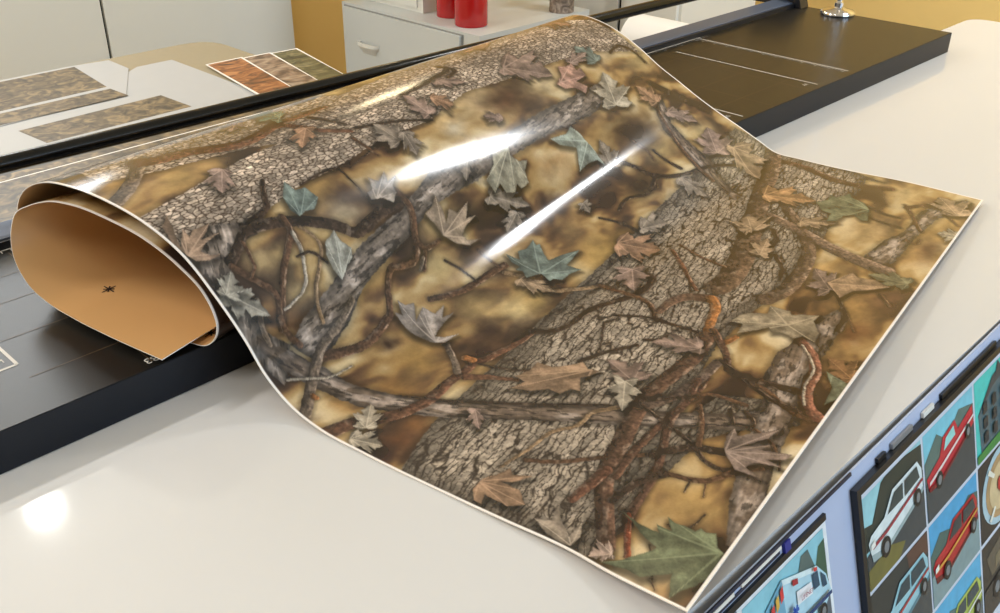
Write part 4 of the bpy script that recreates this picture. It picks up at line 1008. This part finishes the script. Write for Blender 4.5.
# framed photo collage on the front of the board
fr = empty('photo_collage', pp(.4, .3, .0)); tag(fr, 'black framed collage of vehicle photographs hanging on the blue-grey board', 'framed photos')
o0, o1 = .001, .013
CW, CH = .234, .1887
NC, NR = 4, 4
U1 = NC * CW + .012; V1 = NR * CH + .012
bm = bmesh.new(); pbox(bm, -.004, U1, -.010, V1, o0, .008); mt = rel(obj('mount', bm, M_glassp), fr); mt['label'] = 'white mount sheet'
for u0, u1, v0, v1 in ((-.0165, -.004, -.0235, V1 + .012), (U1, U1 + .0125, -.0235, V1 + .012), (-.004, U1, -.0235, -.010), (-.004, U1, V1, V1 + .012)):
    bm = bmesh.new(); pbox(bm, u0, u1, v0, v1, o0, o1); rel(obj('frame_side', bm, M_frame, bevel=.0012), fr)
for u0, u1, m_ in ((.075, .105, M_frame), (.13, .21, M_steel), (.255, .30, M_offwhite), (.335, .60, M_frame)):
    bm = bmesh.new(); pbox(bm, u0, u1, -.0345, -.0245, .001, .006); rel(obj('hanger', bm, m_, bevel=.0004), fr)
WHT = (214, 226, 226); ASP = (58, 66, 70); SKY = (104, 178, 200); DKT = (42, 52, 46); RED = (186, 34, 50)
suvw = [((150, 204, 212), FULL), (DKT, [(0, .30), (.12, .34), (.30, .02), (.36, 0), (.72, 0), (1, .05), (1, .55), (0, .58)]), (ASP, [(0, .62), (1, .34), (1, 1), (0, 1)]), ((110, 104, 52), [(0, .78), (.35, .74), (.62, .88), (.5, 1), (0, 1)])] + car(WHT, (150, 170, 172), (52, 66, 66), (150, 52, 60))
pick = [((120, 196, 214), FULL), ((84, 110, 104), [(0, .32), (.25, .12), (.45, .3), (.7, .1), (1, .2), (1, .6), (0, .6)]), (ASP, [(0, .55), (1, .42), (1, 1), (0, 1)]),
        (RED, [(.02, .50), (.28, .40), (.36, .22), (.60, .16), (.66, .30), (.97, .20), (.99, .42), (.85, .48), (.30, .68), (.05, .66)]), ((150, 214, 210), [(.36, .38), (.41, .26), (.57, .21), (.60, .33)]), ((226, 210, 206), [(.06, .56), (.30, .50), (.98, .31), (.98, .34), (.30, .54), (.06, .60)]), ((120, 16, 28), [(.05, .62), (.30, .64), (.85, .45), (.86, .48), (.30, .69), (.05, .67)])] + wheel(.24, .64, .065, .10) + wheel(.84, .44, .055, .09)
house = [((64, 196, 186), FULL), ((70, 96, 104), [(.06, .42), (.40, .16), (1, .10), (1, .92), (.10, .92)]), ((52, 62, 68), [(.04, .44), (.40, .12), (1, .02), (1, .16), (.40, .24)]), ((46, 58, 64), [(.46, .16), (.54, -.0), (.62, .12)]), ((52, 130, 60), [(0, .90), (1, .86), (1, 1), (0, 1)])]
for i in range(4):
    for j in range(3): house.append(((28, 40, 48), [(.16 + .2 * i, .34 + .18 * j), (.25 + .2 * i, .33 + .18 * j), (.25 + .2 * i, .46 + .18 * j), (.16 + .2 * i, .47 + .18 * j)]))
suvr = [((70, 160, 206), FULL), ((70, 98, 92), [(0, .36), (.2, .2), (.5, .34), (.8, .16), (1, .24), (1, .5), (0, .62)]), ((126, 150, 152), [(0, .62), (1, .40), (1, 1), (0, 1)])] + car((176, 34, 40), (96, 20, 26), (50, 60, 64), (206, 150, 60), .02)
emb = [((34, 34, 36), FULL), ((168, 196, 206), circle(.52, .5, .46, .48, 28)), ((176, 144, 100), circle(.52, .5, .38, .40, 28)), ((206, 184, 140), circle(.52, .5, .30, .31, 24))]
for a in (.785, 2.356, 3.927, 5.498): emb.append(((228, 226, 210), [(.52 + .44 * math.cos(a - .07), .5 + .46 * math.sin(a - .07)), (.52 + .44 * math.cos(a + .07), .5 + .46 * math.sin(a + .07)), (.52 + .26 * math.cos(a + .08), .5 + .28 * math.sin(a + .08)), (.52 + .26 * math.cos(a - .08), .5 + .28 * math.sin(a - .08))]))
emb.append(((190, 44, 44), [(.52, .66), (.40, .50), (.41, .40), (.47, .37), (.52, .43), (.57, .37), (.63, .40), (.64, .50)]))
suvb = [((58, 62, 62), FULL), ((44, 50, 50), [(0, 0), (1, 0), (1, .3), (0, .5)]), ((88, 60, 50), [(.62, 0), (1, 0), (1, .24), (.66, .3)]), ((64, 70, 72), [(0, .7), (1, .5), (1, 1), (0, 1)])] + car((150, 196, 206), (90, 130, 142), (44, 64, 72), (160, 60, 60))
pickg = [((84, 170, 210), FULL), ((76, 110, 110), [(0, .45), (.3, .22), (.6, .36), (1, .3), (1, .6), (0, .7)]), ((96, 104, 106), [(0, .66), (1, .46), (1, 1), (0, 1)])] + car((176, 190, 92), (96, 110, 50), (54, 70, 76), (230, 230, 214), .06)
eng = [((46, 44, 42), FULL), ((92, 84, 70), [(.1, .2), (.5, .1), (.9, .3), (.7, .5), (.2, .5)]), ((124, 112, 86), [(.3, .3), (.6, .25), (.62, .4), (.3, .45)]), ((62, 58, 54), [(0, .6), (1, .5), (1, 1), (0, 1)]), ((148, 132, 96), circle(.66, .62, .12, .14))] + wheel(.3, .72, .1, .14)
cells = {(0, 0): (suvw, 'photo of a white SUV'), (1, 0): (pick, 'photo of a red pickup truck'), (2, 0): (house, 'photo of a blue-grey building'),
         (0, 1): (suvb, 'photo of a pale blue SUV'), (1, 1): (suvr, 'photo of a red SUV'), (2, 1): (emb, 'photo of a round tan emblem with a red heart'),
         (1, 2): (pickg, 'photo of a yellow-green pickup truck'), (2, 2): (eng, 'photo of a dark engine bay')}
for (i, j), (ly, lb) in cells.items():
    photo('photo', i * CW + .0045, (i + 1) * CW - .0045, j * CH + .0045, (j + 1) * CH - .0045, .008, ly, fr, fr, lb)

# ------------------------------------------------------------------ light
def area(name, loc, rot, sx, sy, power, col):
    l = bpy.data.lights.new(name, 'AREA'); l.shape = 'RECTANGLE'; l.size = sx; l.size_y = sy; l.energy = power; l.color = col
    o = bpy.data.objects.new(name, l); o.location = loc; o.rotation_euler = rot; C.objects.link(o); return o
NEUT = (1.0, .985, .955); COOL = (.58, .77, 1.0)
area('tube_over_table', W(5.3, .90, CE - .02), (0, 0, 0), .56, .22, 50, (.95, .98, 1.0))
area('lamp_back_left', W(1.5, 5.5, CE - .02), (0, 0, 0), .08, .05, 5, NEUT)
area('lamp_back_right', W(5.3, 5.5, CE - .02), (0, 0, 0), .30, .10, 6, (1.0, .82, .5))
area('fill_far_left', W(-2.0, 4.4, CE - .02), (0, 0, 0), 1.05, .12, 92, NEUT)  # unseen fill light, added to brighten the back of the room
area('tube_front_left', W(-1.5, 1.0, CE - .02), (0, 0, 0), 1.05, .12, 20, NEUT)
area('window_daylight', W((wx0 + wx1) / 2, YF + .02, (wz0 + wz1) / 2), (math.radians(90), 0, 0), (wx1 - wx0) * K, (wz1 - wz0) * K, 125, COOL)
area('high_window_daylight', W((bx0 + bx1) / 2, YB + .05, (bz0 + bz1) / 2), (math.radians(-90), 0, 0), (bx1 - bx0) * K, (bz1 - bz0) * K, 30, (.92, .97, 1.0))

# ------------------------------------------------------------------ camera
Rm = ((0.696653, 0.345909, -0.628507), (-0.717354, 0.34661, -0.604371), (0.00879, 0.871899, 0.489606))
cam = bpy.data.cameras.new('camera'); co = bpy.data.objects.new('camera', cam); C.objects.link(co)
co.matrix_world = Matrix.Translation(Vector((0, 0, TZ + K))) @ Matrix(Rm).to_4x4()
cam.sensor_fit = 'HORIZONTAL'; cam.sensor_width = 36; cam.lens = 36 * 985.296 / 1000; cam.clip_start = .02; cam.clip_end = 50
sc.camera = co
w = bpy.data.worlds.new('world'); sc.world = w; w.use_nodes = True
w.node_tree.nodes['Background'].inputs['Color'].default_value = (.75, .85, 1, 1); w.node_tree.nodes['Background'].inputs['Strength'].default_value = WORLD
sc.view_settings.view_transform = 'Standard'; sc.view_settings.look = 'None'; sc.view_settings.gamma = 1; sc.view_settings.use_curve_mapping = False
sc.view_settings.exposure = EXPO
